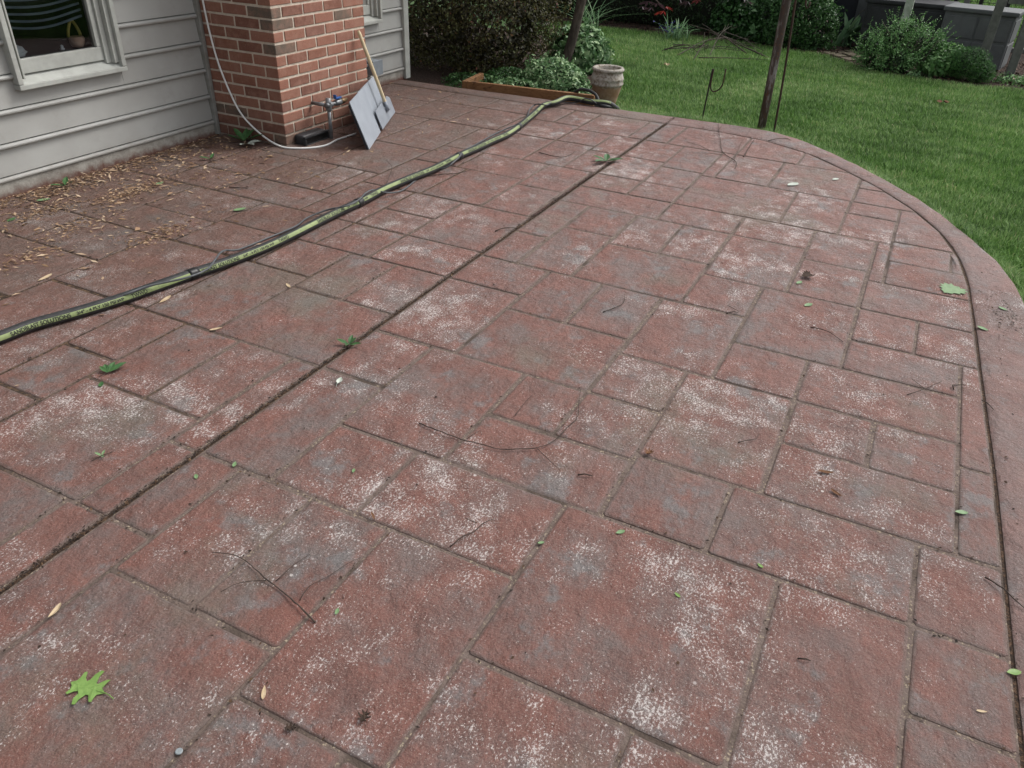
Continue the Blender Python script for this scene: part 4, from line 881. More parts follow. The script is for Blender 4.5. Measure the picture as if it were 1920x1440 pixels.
P = np.array(dl['_base'])+np.c_[rng.normal(0, .10, 50), rng.normal(.13, .07, 50), rng.uniform(.08, .2, 50)]; foliage('flowers', dl, 'petal', P, unit(50), .02, .035, .8, 1)
sword('daylily_clump', tuple(gp(1100, 60, LAWN_Z)), 40, .3, .6, .016, 'tall arching strap leaves behind the tree trunk', 'plant', lean=1.1, spread=.12)
sword('ornamental_grass', tuple(gp(1802, 100, LAWN_Z)), 60, .25, .48, .008, 'thin upright grass tuft in front of the pale grey deck box', 'grass tuft', lean=.7, spread=.16)
sword('grass_tuft', tuple(gp(1530, 92, LAWN_Z)), 40, .10, .18, .006, 'small yellow-green grass tuft at the foot of the rounded box shrub', 'grass tuft', lean=.8, spread=.10)

# hedge and shrubs at the back of the lawn
he = thing('yew_hedge', (12.0, 3.6, LAWN_Z), 'long dark evergreen hedge along the back of the lawn', 'hedge')
lobes = [((12.05+.15*math.sin(k_*1.9), 1.9+.42*k_, .45+.12*math.sin(k_*2.7)), (.55, .42, .75)) for k_ in range(11)]
P, N = shell(lobes, 24000, .12, -.25, 9, seed=21); foliage('leaves', he, 'lf_hedge', P, N, .028, .05, .45, 1.0)
mb = MB(); mb.bbox((11.85, 1.7, LAWN_Z), (12.3, 6.2, 1.0), .15); mb.build('shade_core', 'hedge_core', he)  # solid dark box painting in the shade inside the hedge
bx = thing('box_shrub', (11.45, 1.62, LAWN_Z), 'rounded glossy green box shrub behind the stout pole', 'shrub')
lb = [((11.48, 1.62, .20), (.40, .42, .50)), ((11.42, 1.40, .12), (.32, .30, .40)), ((11.45, 1.85, .2), (.35, .3, .5))]
P, N = shell(lb, 8500, .10, -.35, 12, seed=22); foliage('leaves', bx, 'lf_box', P, N, .026, .044, .55, .9)
P, N = shell([(c, tuple(q*.75 for q in r)) for c, r in lb], 2500, .1, -.9, 9, seed=23); foliage('inner_shade_leaves', bx, 'lf_hedge', P, N, .04, .06, .6, 1)  # shaded inside of the box shrub, put in as darker leaves
sprays(bx, lb, 260, .04, .12, 'lf_box', .022, .038, .55, 8, 42)
h2 = thing('leafy_shrub', (11.55, 2.35, LAWN_Z), 'shaggy dark shrub with pale round leaves behind the brush pile', 'shrub')
lb = [((11.6, 2.35, .1), (.35, .45, .35)), ((11.5, 2.1, 0), (.3, .3, .2))]
P, N = shell(lb, 3600, .2, -.25, 9, seed=24); foliage('leaves', h2, 'lf_box', P, N, .035, .06, .7, 1, rs=rng.uniform(0, .6, len(P)))
P, N = shell(lb, 26, .1, -.9, 9, seed=25); foliage('pale_leaves', h2, 'lf_var', P, N, .08, .13, .8, .6, rs=rng.uniform(.2, .5, len(P)))

# flower bed on the right
cm = thing('leafy_bush', (10.35, .33, LAWN_Z), 'wide loose mound of small fresh green leaves below the white post', 'bush')
lb = [((10.40, .40, .20), (.22, .22, .22)), ((10.30, .56, .06), (.22, .20, .24)), ((10.34, .14, .14), (.20, .20, .26)), ((10.25, .30, .00), (.22, .24, .18)), ((10.5, .30, .32), (.16, .22, .13)), ((10.35, .66, .16), (.12, .13, .14)), ((10.42, -.02, .22), (.14, .13, .14)), ((10.2, .48, -.02), (.14, .14, .10))]
P, N = shell(lb, 9000, .30, -.06, 17, seed=31); P[:, 2] += .03*sines(P, 30, 5); foliage('leaves', cm, 'lf_mint', P, N, .014, .030, .6, 1.0)
P, N = shell([(c, tuple(q*.6 for q in r)) for c, r in lb], 1500, .15, -.5, 9, seed=32); foliage('inner_shade_leaves', cm, 'lf_hedge', P, N, .03, .05, .6, 1)  # darker leaves paint the shade inside the loose mound
sprays(cm, lb, 230, .06, .17, 'lf_mint', .014, .028, .6, 9, 41)
stems(cm, (10.3, .25, LAWN_Z), [(10.2+random.uniform(0, .3), random.uniform(-.05, .6), random.uniform(.1, .42)) for _ in range(30)], .004, .004, 'stems', 'twig2', .1)
fe = thing('feathery_bush', (10.22, -.44, LAWN_Z), 'dense feathery dark green bush at the foot of the weathered grey post', 'bush')
lb = [((10.25, -.42, .08), (.20, .22, .18)), ((10.2, -.54, .02), (.17, .15, .13)), ((10.3, -.30, .05), (.18, .16, .15))]
P, N = shell(lb, 7000, .2, -.6, 15, seed=33); foliage('leaves', fe, 'lf_fern', P, N, .022, .040, .10, .8, along=.75)
P, N = shell([(c, tuple(q*.75 for q in r)) for c, r in lb], 1600, .15, -.9, 9, seed=34); foliage('inner_shade_leaves', fe, 'lf_hedge', P, N, .03, .05, .4, 1)  # inner shade of the feathery bush, painted by darker leaves
hc = thing('round_leaved_plant', (10.28, -.10, LAWN_Z), 'round-leaved clump between the loose mound and the feathery bush', 'plant')
P, N = shell([((10.3, -.10, .02), (.18, .18, .14)), ((10.45, -.2, .1), (.2, .2, .14))], 1100, .25, -.4, 9, seed=35); foliage('leaves', hc, 'lf_mint', P, N, .035, .06, .85, .7)
lo = thing('silvery_plant', (10.06, .12, LAWN_Z), 'low silvery variegated tuft at the lawn edge beside two stones', 'plant')
P, N = shell([((10.08, .04, -.07), (.08, .13, .06)), ((10.20, .20, .06), (.06, .12, .07))], 420, .2, -.5, 9, seed=36); foliage('leaves', lo, 'lf_var', P, N, .02, .04, .5, .8, rs=rng.uniform(.0, .8, len(P)))
l2 = thing('low_plant', (10.35, -.80, LAWN_Z), 'sparse grey-green ground cover at the foot of the rightmost post', 'plant')
P, N = shell([((10.4, -.85, -.06), (.2, .3, .07))], 500, .4, -.2, 9, seed=37); foliage('leaves', l2, 'lf_mint', P, N, .02, .045, .5, .8)

# brush pile on the lawn: every branch a part
bp = thing('brush_pile', tuple(gp(1325, 98, LAWN_Z)), 'loose pile of bare cut branches on the lawn before the hedge', 'brush pile')
def branch(pts, r): mb = MB(); p = smooth_path(pts, .06); mb.tube(p, [r*(1-.75*i/len(p)) for i in range(len(p))], 6); mb.build('branch', 'twig2' if random.random() < .5 else 'twig', bp, True)
for (x0, y0, z0, x1, y1, z1, r) in ((1440, 108, .0, 1330, 60, .12, .010), (1400, 100, 0, 1290, 45, .25, .008), (1240, 96, .0, 1330, 86, .10, .009), (1245, 92, .02, 1400, 92, .06, .006), (1270, 104, 0, 1345, 70, .14, .008), (1300, 112, 0, 1360, 70, .15, .007), (1310, 108, .02, 1440, 112, .02, .006), (1330, 105, .0, 1372, 48, .22, .006), (1280, 90, .05, 1395, 96, .05, .006), (1340, 64, .1, 1405, 88, .04, .010), (1360, 60, .12, 1420, 100, .0, .007), (1262, 84, .05, 1310, 100, .01, .006)):
    a, b = gp(x0, y0, LAWN_Z+.02+z0), gp(x1, y1, LAWN_Z+.02+z1); m_ = a.lerp(b, .5)+Vector((random.uniform(-.05, .05), random.uniform(-.08, .08), random.uniform(.0, .06)))
    branch([a, m_, b], r)
    for k_ in range(3):
        c_ = a.lerp(b, random.uniform(.3, .9)); dd = (b-a).normalized(); e2 = c_+dd*random.uniform(.08, .3)+Vector((random.uniform(-.12, .12), random.uniform(-.16, .16), random.uniform(-.02, .12))); e2.z = max(e2.z, LAWN_Z+.02); branch([c_, c_.lerp(e2, .5)+Vector((0, 0, .02)), e2], r*.5)

# purple maple sprays hanging into the top of the picture
def palmate(c, size, mat, parent, droop, seed, rs):
    r = random.Random(seed); mb = MB(); az = r.uniform(0, 6.28); cols = []
    for k_ in range(7):
        a = az+(k_-3)*.52; L = size*(1-.1*abs(k_-3)); d = Vector((math.cos(a)*.5, math.sin(a), -droop+r.uniform(-.2, .2))).normalized(); s_ = d.cross(Vector((.6, .1, 1))).normalized()*L*.11
        b_ = len(mb.v); mb.add([c, c+d*L*.45-s_, c+d*L, c+d*L*.45+s_], [(0, 1, 2), (0, 2, 3)])
    return mb.build('leaf', mat, parent, rnd=[rs]*len(mb.v))
ma = thing('maple_branch', (9.0, 2.75, .62), 'drooping purple maple spray with one red leaf tip above the lawn', 'branch')
mb = MB(); mb.tube(smooth_path([(9.6, 3.0, 1.5), (9.3, 2.92, 1.05), (9.1, 2.85, .72), (9.0, 2.78, .55), (8.97, 2.70, .50)], .06), .006, 6); mb.tube(smooth_path([(9.25, 2.9, 1.0), (9.1, 2.5, .75), (9.05, 2.3, .66)], .06), .004, 6); mb.build('twig', 'twig', ma, True)
for (x, y, sz, rs, sd_) in ((1215, 2, .13, .2, 1), (1232, 6, .14, .4, 2), (1222, 14, .12, .55, 3), (1245, 20, .12, .95, 4), (1205, 12, .10, .3, 5), (1250, 12, .09, .85, 6), (1290, 2, .12, .3, 7), (1310, 0, .10, .7, 8), (1275, -6, .12, .2, 9), (1402, 2, .10, .45, 10), (1395, -8, .12, .3, 11)):
    palmate(xp(x, y, 9.0+.05*sd_-.25), sz, 'lf_maple', ma, .35, sd_, rs)

# ================================================================== FENCE, POSTS, DECK BOXES
M['deck_d'] = plain('charcoal_resin', (.030, .032, .036), (.022, .023, .026), 8, .55); M['deck_g'] = plain('pale_grey_resin', (.115, .122, .126), (.095, .10, .103), 8, .6)
M['post_g'] = plain('weathered_grey_post', (.145, .145, .135), (.10, .10, .092), 14, .8, 0, .5, 40); M['post_w'] = plain('flaking_white_post', (.46, .48, .43), (.28, .32, .25), 14, .7, 0, .4, 40); M['wire'] = plain('black_fence_steel', (.012, .013, .013), (.02, .02, .02), 20, .5)
M['tarp'] = plain('dark_navy_cover', (.016, .018, .026), (.010, .011, .016), 3, .5); M['slate'] = plain('grey_board', (.085, .090, .092), (.065, .068, .07), 5, .7)
def rz(c, deg): return Matrix.Translation(c) @ Matrix.Rotation(R(deg), 4, 'Z')
def deck_box(name, c, deg, w, d, h, mat, label):
    t = thing(name, c, label, 'deck box'); m_ = rz(c, deg)
    mb = MB(); mb.bbox((-d/2, -w/2, 0), (d/2, w/2, h-.05), .012, m_); mb.build('body', mat, t)
    mb = MB(); mb.bbox((-d/2-.025, -w/2-.025, h-.05+.001), (d/2+.025, w/2+.025, h), .014, m_); mb.build('lid', mat, t)
    for (y0, y1) in ((-w/2+.03, -.01), (.01, w/2-.03)):
        for (z0, z1) in ((.04, h*.45), (h*.5, h-.09)):
            mb = MB(); mb.bbox((-d/2-.010, y0, z0), (-d/2+.001, y1, z1), .005, m_); mb.build('panel', mat, t)
    for (z0, z1) in ((.04, h*.45), (h*.5, h-.09)):
        mb = MB(); mb.bbox((-d/2+.03, -w/2-.010, z0), (d/2-.03, -w/2+.001, z1), .005, m_); mb.build('panel', mat, t)
    return t
deck_box('storage_box', (11.75, .36, LAWN_Z), -4, .96, .55, .62, 'deck_d', 'black resin storage box behind the white post')
deck_box('storage_box', (11.42, -.44, LAWN_Z), -10, .74, .50, .63, 'deck_g', 'pale grey resin storage box before the wire fence')
pw = thing('white_post', (10.92, .36, LAWN_Z), 'flaking white wooden post rising from the leafy mound', 'post')
mb = MB(); mb.bbox((10.87, .315, LAWN_Z-.1), (10.97, .405, 2.2), .008, Matrix.Translation((0, 0, 0))); mb.build('shaft', 'post_w', pw)
def gpost(x, y, w, label, h=2.2):
    t = thing('wooden_post', (x, y, LAWN_Z), label, 'post', 'weathered fence posts'); mb = MB(); mb.bbox((x-w/2, y-w/2, LAWN_Z-.1), (x+w/2, y+w/2, h), .007); mb.build('shaft', 'post_g', t); return t
gpost(10.62, -.535, .088, 'weathered grey post before the corner of the pale storage box'); gpost(10.55, -.84, .085, 'weathered grey post at the right edge of the picture')
rl = thing('fence_rail', (10.5, -1.2, .70), 'grey rail joining the two weathered posts', 'rail'); mb = MB(); mb.bbox((10.56, -3.2, .655), (10.60, -.60, .715), .005); mb.build('rail', 'post_g', rl)
gpost(12.65, -.02, .07, 'slim grey post behind the storage boxes, left of three', 1.6); gpost(12.7, -.25, .07, 'slim grey post behind the storage boxes, middle of three', 1.6); gpost(12.7, -.66, .09, 'broad grey post behind the storage boxes, right of three', 1.6)
wf = thing('wire_fence', (12.9, -1.2, LAWN_Z), 'black steel posts and wire mesh fence before the bright field', 'fence')
for y in (.12, -.12, -.42, -.74, -1.06, -1.4, -1.9, -2.6):
    mb = MB(); mb.bbox((12.88, y-.022, LAWN_Z-.1), (12.93, y+.022, 1.5), .004); mb.build('steel_post', 'wire', wf)
mb = MB()
for k_ in range(19): mb.tube([(12.95, .3, LAWN_Z+.03+.075*k_), (12.95, -3.4, LAWN_Z+.03+.075*k_)], .0032, 4, False)
for k_ in range(50): mb.tube([(12.953, .3-.075*k_, LAWN_Z), (12.953, .3-.075*k_, 1.4)], .0032, 4, False)
tag(mb.build('wire_mesh', 'wire', wf), kind='stuff')
mb = MB(); mb.bbox((12.84, -3.4, LAWN_Z-.05), (12.92, .3, LAWN_Z+.06), .006); mb.build('base_board', 'post_g', wf)
mb = MB(); mb.bbox((12.35, .78, LAWN_Z), (12.75, 1.35, 1.15), .05, None); tag(mb.build('covered_grill', 'tarp', base=(12.55, 1.06, LAWN_Z)), 'dark covered grill between the box shrub and the grey board', 'grill')
mb = MB(); mb.bbox((12.2, .66, LAWN_Z), (12.25, 1.02, 1.1), .006, None); tag(mb.build('grey_board', 'slate', base=(12.22, .8, LAWN_Z)), 'upright dark grey board beside the black storage box', 'board')
mb = MB(); mb.bbox((12.45, .05, LAWN_Z+.6), (12.75, .62, 1.25), .05); mb.bbox((12.47, .07, LAWN_Z), (12.73, .60, LAWN_Z+.6), .02); tag(mb.build('covered_chair', 'tarp', base=(12.6, .33, LAWN_Z)), 'dark covered shape behind the black storage box', 'cover')
# bright meadow beyond the fence
M['meadow'] = leafmat('meadow_grass', [(0, (.08, .17, .035)), (1, (.16, .27, .07))], .6, .3)
c = np.c_[rng.uniform(13.2, 24, 60000), rng.uniform(-7, .9, 60000)]; V, F = blades(c, .05, .10, .022, LAWN_Z-.004); tag(npmesh('meadow', V, F, 'meadow', rnd=np.repeat(rng.uniform(0, 1, len(c)), 5)), 'bright green grass beyond the wire fence', 'meadow', kind='stuff')

# stones
def pebble(c, r, mat, label, group=None, name='stone', seed=0, cat='stone'):
    bm = bmesh.new(); bmesh.ops.create_icosphere(bm, subdivisions=2, radius=1); rr = np.random.default_rng(seed)
    k3 = rr.normal(size=(4, 3))*1.6
    for v in bm.verts:
        q = 1+.13*sum(math.sin(v.co.dot(Vector(k_))+i) for i, k_ in enumerate(k3))/2; v.co = Vector((v.co.x*r[0]*q, v.co.y*r[1]*q, v.co.z*r[2]*q))+Vector((0, 0, r[2]*.7))
    me = bpy.data.meshes.new(name); bm.to_mesh(me); bm.free(); me.shade_smooth(); me.materials.append(M[mat]); o = bpy.data.objects.new(name, me); COL.objects.link(o); o.location = c; o['_base'] = tuple(c); return tag(o, label, cat, group)
M['stone'] = plain('pale_stone', (.30, .24, .19), (.20, .155, .12), 18, .85, 0, .5, 60); M['mossy'] = plain('mossy_paver', (.105, .080, .060), (.060, .058, .030), 9, .95, 0, .7, 40)
pebble(tuple(gp(1727, 141, LAWN_Z)), (.035, .055, .03), 'stone', 'oval tan stone at the lawn edge, left of the pair', seed=1); pebble(tuple(gp(1738, 141, LAWN_Z)), (.045, .045, .045), 'stone', 'round tan stone at the lawn edge, right of the pair', seed=2)
for i, (x, y) in enumerate(((1886, 153), (1895, 154), (1903, 155), (1911, 157), (1919, 159))):
    pebble(tuple(gp(x, y, LAWN_Z)), (.035, .033, .026), 'stone', ('first', 'second', 'third', 'fourth', 'rightmost')[i]+' pale pebble of the row along the mulch edge at far right', 'row of pale edging pebbles', 'pebble', 10+i, 'pebble')
pv = thing('paver_edging', tuple(gp(1605, 108, LAWN_Z)), 'sunken patch of mossy brown pavers at the lawn edge', 'pavers')
pc_ = Vector(pv['_base'])
for i in range(3):
    for j in range(4):
        m_ = Matrix.Translation(pc_) @ Matrix.Rotation(R(38), 4, 'Z') @ Matrix.Translation(((i-1)*.20+random.uniform(-.01, .01), (j-1.5)*.155+random.uniform(-.01, .01), random.uniform(-.01, .012)))
        mb = MB(); mb.bbox((-.09, -.07, -.03), (.09, .07, .035), .014, m_); mb.build('paver', 'mossy', pv)

# ================================================================== LITTER, LEAVES AND TWIGS ON THE PATIO
M['husk'] = leafmat('dry_husks', [(0, (.07, .042, .025)), (.35, (.17, .10, .058)), (.65, (.33, .215, .13)), (1, (.52, .40, .28))], .8, .1)
M['crumb'] = leafmat('dark_crumbs', [(0, (.014, .010, .008)), (.7, (.040, .024, .016)), (1, (.10, .055, .03))], .9, 0.0)
n = 26000; c = np.c_[rng.uniform(1.2, 6.2, n), rng.uniform(1.9, 4.24, n)]
dens = np.clip((c[:, 1]-2.35)/1.9, 0, 1)**2.2*np.clip(1.15-np.abs(c[:, 0]-3.2)/2.6, .05, 1)*(.35+.65*(np_noise(c, 5.5, 17) > -.02))
c = c[rng.uniform(0, 1, n) < dens*.6]; c = c[~((c[:, 0] > 4.0) & (c[:, 0] < 5.0) & (c[:, 1] > 3.55))]
k_ = len(c)//3
tag(chips(c[:k_], .001, .022, .062, .25, 'husk', 'seed_husks', .10, rs=.35+.65*rng.uniform(0, 1, k_)), 'tan seed husks and leaf scraps strewn near the house wall', 'leaf litter', kind='stuff')
c = c[k_:]; extra = [np.c_[rng.uniform(1.5, 3.99, 1700), 4.235-np.abs(rng.normal(0, .10, 1700))]]
for (qx, qy, qn) in ((135, 350, 260), (250, 360, 420), (60, 480, 160), (150, 420, 200), (300, 440, 200), (90, 395, 200), (520, 255, 160)):
    q_ = gp(qx, qy); extra.append(np.c_[rng.normal(q_.x, .13, qn), rng.normal(q_.y, .05, qn)])
extra = np.concatenate(extra); extra = extra[extra[:, 1] < 4.24]; c = np.concatenate([c, extra])
tag(chips(c, .001, .008, .034, .32, 'husk', 'leaf_crumbs', .12, rs=rng.uniform(.1, .9, len(c))), 'brown leaf crumbs gathered along the foot of the siding', 'leaf litter', kind='stuff')
# finer crumbs along joints, on the border and by the chimney foot
L_ = []
for (x0, x1, y0, y1) in TILES:
    for (a, b) in (((x0, y0), (x1, y0)), ((x0, y0), (x0, y1))):
        k_ = int(6+rng.uniform(0, 12)*max(0, (a[1]-.2)/1.6)); t = rng.uniform(0, 1, k_)[:, None]; L_.append(np.array(a)+(np.array(b)-np.array(a))*t+rng.normal(0, .006, (k_, 2)))
t = rng.uniform(.3, 6.35, 2600); L_.append(np.c_[t, JY+rng.normal(0, .0065, 2600)])
bi = rng.integers(60, 230, 170); q = rng.uniform(.0, 1, 170)[:, None]**1.5; L_.append(cutp[bi]*(1-q)+outp[bi]*q+rng.normal(0, .05, (170, 2)))
L_.append(np.c_[rng.normal(4.6, .14, 500), rng.normal(3.50, .07, 500)]); L_.append(np.c_[rng.normal(5.7, .25, 240), rng.normal(4.14, .06, 240)])
q_ = gp(1885, 592); L_.append(np.c_[rng.normal(q_.x, .10, 160), rng.normal(q_.y, .035, 160)])
c = np.concatenate(L_); ok = inside(c, patio_poly) & (c[:, 1] < 4.25) & ~((c[:, 0] > 4.02) & (c[:, 0] < 4.98) & (c[:, 1] > 3.66)); c = c[ok]
tag(chips(c, -.001, .004, .013, .5, 'crumb', 'soil_crumbs', .2), 'dark crumbs of soil and bark caught in the joints and on the border', 'leaf litter', kind='stuff')
t = rng.uniform(.4, 6.3, 700); c = np.c_[t, JY+rng.normal(0, .0045, 700)]
tag(chips(c, -.016, .008, .022, .35, 'husk', 'joint_litter', .35, rs=rng.uniform(0, .75, 700)), 'dry scraps packed into the straight control joint', 'leaf litter', kind='stuff')
fx = rng.uniform(0, 1, 260); c = np.c_[.3+rng.uniform(0, 5.6, 260), rng.uniform(-.5, 3.0, 260)]
tag(chips(c, .001, .004, .012, .6, 'crumb', 'loose_crumbs', .15), 'loose dark specks scattered over the patio stones', 'leaf litter', kind='stuff')

def flat_leaf(name, px_, py_, size, rot, outline, mat, label, cat='leaf', curl=.12, z=.003, tilt=0.0, stem=0.0):
    """outline in leaf units, x along the midrib 0..1"""
    c_ = gp(px_, py_, 0); mb = MB(); o2 = [(0.0, 0.0)]; n_ = len(outline)
    a = R(rot); ca, sa = math.cos(a), math.sin(a)
    def put(x, y):
        zz = z + size*(curl*(abs(y)*1.0) + curl*.5*(x-.5)**2*2) + tilt*size*x; X, Y = (x-.5)*size, y*size
        return (c_.x+X*ca-Y*sa, c_.y+X*sa+Y*ca, zz)
    mid = [put(i/6, 0) for i in range(7)]
    top = [put(x, y) for x, y in outline]
    vs = top; N_ = len(vs); cen = put(.5, 0)
    up_ = vs+[put(.25, 0), put(.75, 0)]
    # fan from the midrib points
    fs = []
    for i in range(N_):
        j = (i+1) % N_; m_ = (outline[i][0]+outline[j][0])/2; k_ = N_ if m_ < .5 else N_+1; fs.append((i, j, k_))
        if (outline[i][0] < .5) != (outline[j][0] < .5): pass
    # bridge between the two hubs
    for i in range(N_):
        j = (i+1) % N_; jj = (i+2) % N_
        m1 = (outline[i][0]+outline[j][0])/2; m2 = (outline[j][0]+outline[jj][0])/2
        if (m1 < .5) != (m2 < .5): fs.append((j, N_+1, N_) if m1 < .5 else (j, N_, N_+1))
    if N_ > 14: fs = [tuple(range(N_))]; up_ = vs
    mb.add(up_, fs); low = [(v[0], v[1], max(.0004, v[2]-.0009)) for v in up_]; b_ = len(mb.v); mb.add(low, [f[::-1] for f in fs]); 
    for i in range(N_): j = (i+1) % N_; mb.f.append((i, b_+i, b_+j, j))
    if N_ > 14: mb.tube([tuple(np.array(put(t_, 0))+(0, 0, .0012)) for t_ in (0, .3, .6, .95)], [.0012, .001, .0008, .0004], 5)
    if stem:
        p0 = put(0, 0); p1 = put(-stem, .05); mb.tube([p0, ((p0[0]+p1[0])/2, (p0[1]+p1[1])/2, p0[2]+.002), (p1[0], p1[1], .002)], .0011, 5)
    return tag(mb.build(name, mat, base=c_), label, cat)
OVAL = [(0, 0), (.12, -.13), (.3, -.22), (.5, -.24), (.7, -.19), (.88, -.09), (1, 0), (.88, .09), (.7, .19), (.5, .24), (.3, .22), (.12, .13)]
SLIM = [(0, 0), (.15, -.06), (.35, -.12), (.6, -.14), (.82, -.11), (.95, -.05), (1, 0), (.95, .05), (.82, .11), (.6, .14), (.35, .12), (.15, .06)]
OAK = [(0, 0), (.08, -.03), (.20, -.10), (.18, -.24), (.14, -.34), (.22, -.33), (.32, -.24), (.38, -.16), (.44, -.18), (.48, -.34), (.46, -.50), (.54, -.50), (.62, -.36), (.64, -.20), (.70, -.15), (.78, -.22), (.84, -.36), (.90, -.33), (.90, -.18), (.93, -.08), (1.04, 0), (.94, .08), (.90, .18), (.92, .30), (.85, .32), (.78, .20), (.70, .15), (.64, .20), (.63, .38), (.54, .52), (.47, .50), (.49, .34), (.45, .18), (.38, .16), (.31, .24), (.22, .33), (.15, .32), (.19, .20), (.20, .10), (.08, .03)]
MAPL = [(0, 0), (.10, -.12), (.02, -.30), (.16, -.30), (.20, -.48), (.32, -.40), (.42, -.52), (.50, -.34), (.62, -.42), (.68, -.22), (.84, -.22), (.88, -.08), (1, 0), (.88, .08), (.84, .22), (.68, .22), (.62, .42), (.50, .34), (.42, .52), (.32, .40), (.20, .48), (.16, .30), (.02, .30), (.10, .12)]
def lm(name, c1, c2, rough=.5): return plain(name, c1, c2, 60, rough)
M['l_green'] = lm('fresh_green_leaf', (.16, .26, .07), (.12, .21, .05)); M['l_pale'] = lm('pale_green_leaf', (.165, .255, .125), (.12, .20, .09)); M['l_dark'] = lm('dark_green_leaf', (.030, .085, .028), (.05, .12, .035))
M['l_tan'] = lm('tan_leaf', (.46, .36, .24), (.38, .28, .17), .7); M['l_white'] = lm('silvery_leaf', (.45, .48, .43), (.36, .40, .34), .7); M['l_brown'] = lm('dry_brown_leaf', (.16, .075, .035), (.10, .045, .02), .8); M['l_black'] = lm('rotted_leaf', (.030, .020, .015), (.05, .03, .02), .9)
flat_leaf('oak_leaf', 168, 1293, .088, 100, OAK, 'l_green', 'bright green lobed oak leaf near the lower left corner', stem=.25, curl=.13)
flat_leaf('maple_leaf', 1783, 545, .125, 150, MAPL, 'l_pale', 'large pale green toothed leaf beside the curved saw cut', curl=.08)
flat_leaf('leaflet', 190, 722, .035, 40, OVAL, 'l_dark', 'small dark green leaflet just below the narrow-fingered leaf', curl=.2)
ovals = [(632, 1148, .021, 200, 'l_pale', 'small pale green oval leaf right of the long lower twig'), (440, 872, .026, 30, 'l_pale', 'pale green oval leaf just right of the control joint, upper of two'), (368, 895, .024, 230, 'l_pale', 'pale green oval leaf just right of the control joint, lower of two'), (663, 884, .020, 205, 'l_pale', 'tiny green leaf on a reddish stone below the middle left'),
         (1163, 999, .030, 140, 'l_pale', 'notched pale green leaf on the white-flecked stone right of centre'), (1014, 1019, .020, 130, 'l_pale', 'tiny pale leaf on the joint left of the notched leaf'), (1802, 962, .038, 110, 'l_pale', 'green oval leaf on the stone beside the right-hand saw cut'), (1900, 1262, .036, 120, 'l_green', 'green leaf lying across the saw cut at the lower right'),
         (1515, 573, .052, 150, 'l_pale', 'pale curled leaf on the right stones, nearer of two'), (1498, 531, .045, 160, 'l_pale', 'pale leaf next to the crumpled dark leaf on the right stones'), (1842, 617, .050, 240, 'l_pale', 'pale green leaf on the border just right of the saw cut'), (1880, 580, .042, 235, 'l_pale', 'narrow green leaf farther out on the border'),
         (495, 1300, .036, 215, 'l_tan', 'tan teardrop petal on the lower left stones'), (1840, 1335, .024, 110, 'l_tan', 'small tan petal near the saw cut at the lower right'), (1486, 347, .10, 150, 'l_white', 'white papery leaf on the far right stones, larger of two'), (1566, 337, .06, 150, 'l_white', 'white papery leaf on the far right stones, smaller of two'),
         (1270, 1117, .020, 60, 'l_green', 'tiny green scrap on the wide stone at lower right, upper of two'), (1425, 1062, .020, 60, 'l_green', 'tiny green scrap on the wide stone at lower right, lower of two'), (450, 394, .075, -20, 'l_pale', 'folded green leaf on the far left stones beside the hose'), (300, 345, .06, 10, 'l_pale', 'pale green leaf among the husks by the house wall'), (22, 413, .06, 20, 'l_dark', 'dark green leaf among the husks at the left edge'), (82, 376, .07, -30, 'l_pale', 'twisted pale green leaf among the husks near the left edge'),
         (541, 537, .05, 60, 'l_tan', 'upright tan scrap on the joint below the hose'), (310, 563, .075, 10, 'l_tan', 'long tan husk just below the hose at the left'), (405, 618, .05, 150, 'l_tan', 'orange-tan husk on the joint below the hose'), (85, 522, .08, 10, 'l_tan', 'curled tan husk on the joint above the hose at the left')]
for (x, y, sz, rt, mt, lab) in ovals: flat_leaf('leaf' if 'husk' not in lab else 'husk', x, y, sz, rt, SLIM if mt == 'l_tan' else OVAL, mt, lab, 'leaf' if 'husk' not in lab else 'husk', curl=.18)
flat_leaf('leaf', 105, 1150, .045, 15, SLIM, 'l_tan', 'curled pale leaf standing in the joint at the lower left', curl=.6, z=.006)
flat_leaf('leaf', 637, 717, .042, 20, OVAL, 'l_white', 'silvery curled leaf beside the control joint near the hose', curl=.5, z=.005, stem=.3)
flat_leaf('leaf', 1512, 521, .062, 140, MAPL, 'l_black', 'crumpled dark rotted leaf on the right stones', curl=.6, z=.004)
flat_leaf('leaf', 1548, 888, .050, 110, SLIM, 'l_brown', 'orange-brown dry leaf on the right stones, upper of a broken pair', curl=.5, z=.004); flat_leaf('leaf', 1567, 927, .042, 60, SLIM, 'l_brown', 'orange-brown dry leaf on the right stones, lower of a broken pair', curl=.5, z=.004)
flat_leaf('leaf', 1217, 851, .032, 160, OAK, 'l_brown', 'small curled brown leaf at the crossing of two joints right of centre', curl=.6, z=.004); flat_leaf('leaf', 684, 1347, .030, 190, OAK, 'l_black', 'dark crumpled scrap on a large lower stone', curl=.6, z=.005)
flat_leaf('leaf', 546, 1369, .024, 120, OAK, 'l_black', 'dark crumpled scrap on the lowest left joint', curl=.6, z=.005); flat_leaf('leaf', 700, 972, .024, 60, SLIM, 'l_brown', 'upright orange-brown scrap on the joint left of centre', curl=.3, z=.003, tilt=.5)
